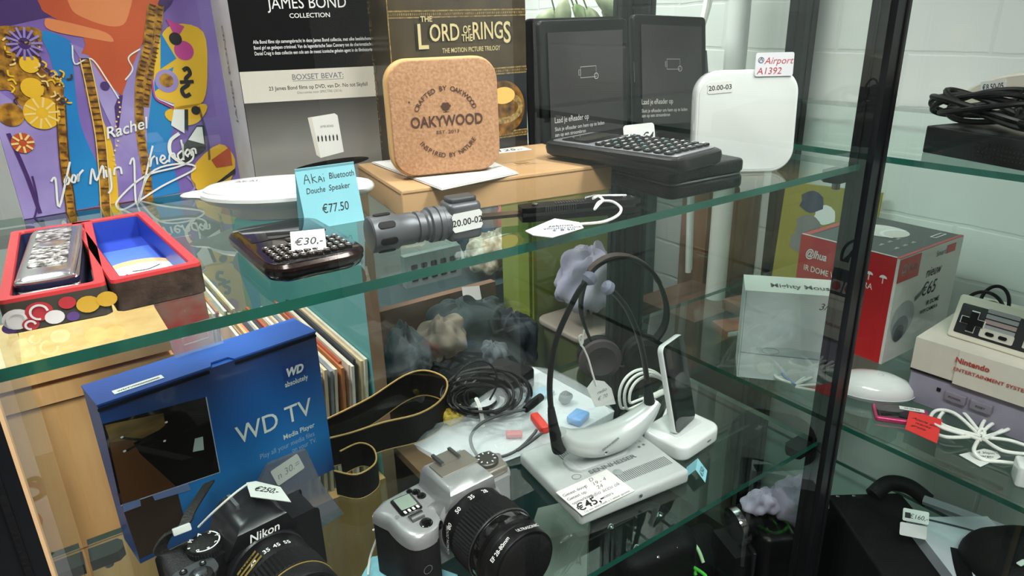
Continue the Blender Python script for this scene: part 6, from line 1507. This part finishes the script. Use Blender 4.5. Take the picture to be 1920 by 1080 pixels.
# dark green garment rail to the right of the post
DGC = mat('dark_teal_fabric', '#25383a', .85, nz=(9, '#1a2a2c', .3), bump=(30, .6))
M = Matrix.Translation((1.06, 1.10, FLOORZ))
t = thing('hanging_coat', 'dark teal coat hanging behind the right rear corner of the middle cabinet', 'coat', M)
b = MB(); R = []
for z, k in ((.25, 1.1), (.5, 1.05), (.75, 1.0), (1.0, .95), (1.12, .8), (1.17, .45), (1.19, .15)): R.append([(.10*k*cos(a)*(1+.06*sin(6*a+z*3)), .05*k*sin(a)*(1+.10*sin(7*a)), z) for a in [j*2*pi/40 for j in range(40)]])
b.loft(R, DGC); b.build('coat_body', t)
b = MB(); b.tube([(0, 0, 1.18), (0, 0, 1.26), (.015, 0, 1.29), (.03, 0, 1.27)], .003, STEEL, 8); b.build('hanger_hook', t)
b = MB(); b.cyl((.86, 1.10, FLOORZ+1.275), (1.18, 1.10, FLOORZ+1.275), .009, STEEL); b.lathe([(.018, 0), (.018, .004)], STEEL, 20, T(1.176, 1.10, FLOORZ+1.275) @ RY(90))
solo(b, 'hanging_rail', 'thin steel rail fixed to the brick wall, carrying the dark coat', 'rail')
BRW = mat('reddish_board', '#7d5644', .55, nz=(8, '#6a4637', .3), stretch=(5, 5, .7))
for k, (y0, y1, w, m, lab) in enumerate(((.83, .868, .02, mat('dark_brown_board', '#4f3f36', .6, nz=(8, '#43352d', .3)), 'dark brown plank leaning on the brick wall, nearest the right cabinet'), (.872, .925, .03, BRW, 'reddish brown plank on the brick wall, the middle one of three'), (.93, 1.00, .035, mat('orange_brown_board', '#8a5f45', .55, nz=(8, '#75503a', .3), stretch=(5, 5, .7)), 'orange brown plank on the brick wall, nearest the dark coat'))):
    b = MB(); b.box(1.178-w, 1.178, y0, y1, FLOORZ, -.03, m); 
    if k == 1: b.box(1.178-w-.0012, 1.178-w, y0, y0+.005, FLOORZ, -.03, mat('pale_board_edge', '#bfae9a', .5))
    solo(b, 'wooden_plank', lab, 'plank')
# side table with papers below the planks
b = MB(); b.box(.97, 1.145, .80, .96, FLOORZ, -.40, mat('brown_table', '#5d4336', .5, nz=(9, '#4c362b', .3), stretch=(1, 5, 5))); solo(b, 'side_table', 'brown side table behind the right cabinet, carrying books and papers', 'table')
for px, py, w, d, h, rot, m, lab, cat, nm in ((1365, 625, .07, .05, .014, -20, mat('orange_cover', '#b8552e', .4, nz=(25, '#8f4a30', .2)), 'orange paperback lying on the brown side table', 'book', 'paperback'), (1330, 640, .028, .014, .002, -15, PAPER, 'small white card left of the orange paperback', 'card', 'paper_card'),
                              (1345, 672, .075, .05, .010, -38, mat('grey_notebook', '#7c7f88', .45, nz=(25, '#5f626b', .2)), 'grey notebook with white page edges, in front of the orange paperback', 'notebook', 'notebook'), (1395, 585, .05, .07, .02, -10, mat('brown_book', '#7d5340', .45), 'brown book behind the orange paperback', 'book', 'paperback')):
    p = G(px, py, -.40); b = MB(); b.rbox(w, d, h, .002, m, .0008)
    if h > .005: b.rbox(w-.003, d-.003, h*.6, .001, PAPER, .0002, T(.0022, -.0022, h*.2))
    solo(b, nm, lab, cat, Matrix.Translation((min(max(p.x, 1.0), 1.10), min(p.y, .93), -.3998)) @ RZ(rot))
a = GX(1445, 510, 1.10); M = Matrix.Translation((1.085, .765-.09, ZL)) 
p = G(1470, 500, -.20)
M = frame(Vector((1.10, .735, ZL)), Vector((.25, -.95, 0)), radians(6))
t = thing('comic_album', 'yellow comic album leaning behind the red camera carton', 'comic', M)
b = MB(); b.box(0, .16, 0, .008, 0, .185, mat('comic_yellow', '#9f9226', .4, nz=(5, '#86803a', .3))); b.build('cover', t)
b = MB(); 
for x, z, r, m in ((.05, .11, .022, GREYINK), (.075, .135, .018, WINK), (.04, .08, .018, GREYINK), (.07, .09, .022, REDC), (.05, .155, .02, INKB)): b.poly([(x+r*cos(j*pi/6)*(1+.2*sin(3*j)), z+r*sin(j*pi/6)) for j in range(12)], T(0, -.0004-r*.01, 0) @ FRONT, m)
b.build('cover_print', t)
# white pipe, cables and trailing plant at the top
b = MB(); b.cyl((1.10, .86, -.60), (1.10, .86, 1.55), .020, mat('white_pipe', '#dfe2e0', .35), 20); solo(b, 'wall_pipe', 'white vertical pipe along the brick wall', 'pipe')
for k, (x, y, wv) in enumerate(((1.06, .905, .02), (1.075, .915, .03), (1.09, .93, .018))):
    b = MB(); b.tube(spline([(x - wv*2, y, .75), (x - wv, y + .01, .35), (x + wv*.4, y, .2), (x - wv*.6, y, .08), (x, y + .01, -.05), (x + .005, y, -.35)]), .006, WIREW, 8); solo(b, 'hanging_cable', ['white cable left of the pipe, the loosest of three', 'white cable between the other two left of the pipe', 'white cable closest to the pipe'][k], 'cable', group='white cables by the pipe')
LEAF = mat('variegated_leaf', '#6f8f56', .45, nz=(18, '#d3dcb8', .15)); 
M = Matrix.Translation((.62, .93, .21))
b = MB(); b.box(-.2, .30, -.06, .16, -.012, 0, mat('grey_shelf_board', '#7d8183', .5)); 
solo(b, 'plant_shelf', 'grey wall shelf above the e-readers, holding the trailing plant', 'shelf', M @ T(0, 0, .03))
t = thing('trailing_plant', 'trailing plant with green and cream leaves above the left e-reader', 'plant', M @ T(0, 0, .0302))
b = MB(); b.lathe([(.03, 0), (.045, .07), (.047, .075), (.040, .075), (.036, .06)], mat('clay_pot', '#9a5f45', .7), 24, T(0, .03, 0)); b.build('pot', t)
def leaf(P, dirv, L, W):
    d = Vector(dirv).normalized(); s_ = d.cross(Vector((0, -1, .3))).normalized(); n_ = d.cross(s_); V = []; F = []
    for i in range(7):
        u = i/6; w = W*sin(pi*min(.98, u*.92+.06))**.8; c_ = Vector(P) + d*L*u + n_*(.25*L*u*u)
        V += [tuple(c_ - s_*w + n_*.1*w), tuple(c_), tuple(c_ + s_*w + n_*.1*w)]
    for i in range(6):
        k = i*3; F += [(k, k+1, k+4, k+3), (k+1, k+2, k+5, k+4)]
    b = MB(); b.add(V, F, LEAF); o = b.build('leaf', t); md = o.modifiers.new('thickness', 'SOLIDIFY'); md.thickness = .0008
ppl = [(1075, 10, 30), (1100, 15, 60), (1130, 18, -20), (1060, -5, 100), (1115, -10, 40), (1040, 20, 150), (1090, 30, 10), (1145, 8, -40)]
for px, py, a in ppl:
    p = GY(px, py, .86) - t.matrix_world.translation; leaf(p, (cos(radians(a)), -.2, -.55 + .2*sin(a)), .055, .015)
b = MB()
for px, py, a in ppl: 
    p = GY(px, py, .86) - t.matrix_world.translation; b.tube(spline([(0, .03, .074), (p.x*.5, -.03, .07 if p.z < .1 else p.z), (p.x, p.y, p.z)]), .0012, mat('plant_stem', '#6a7a48', .5), 6)
b.build('stems', t)
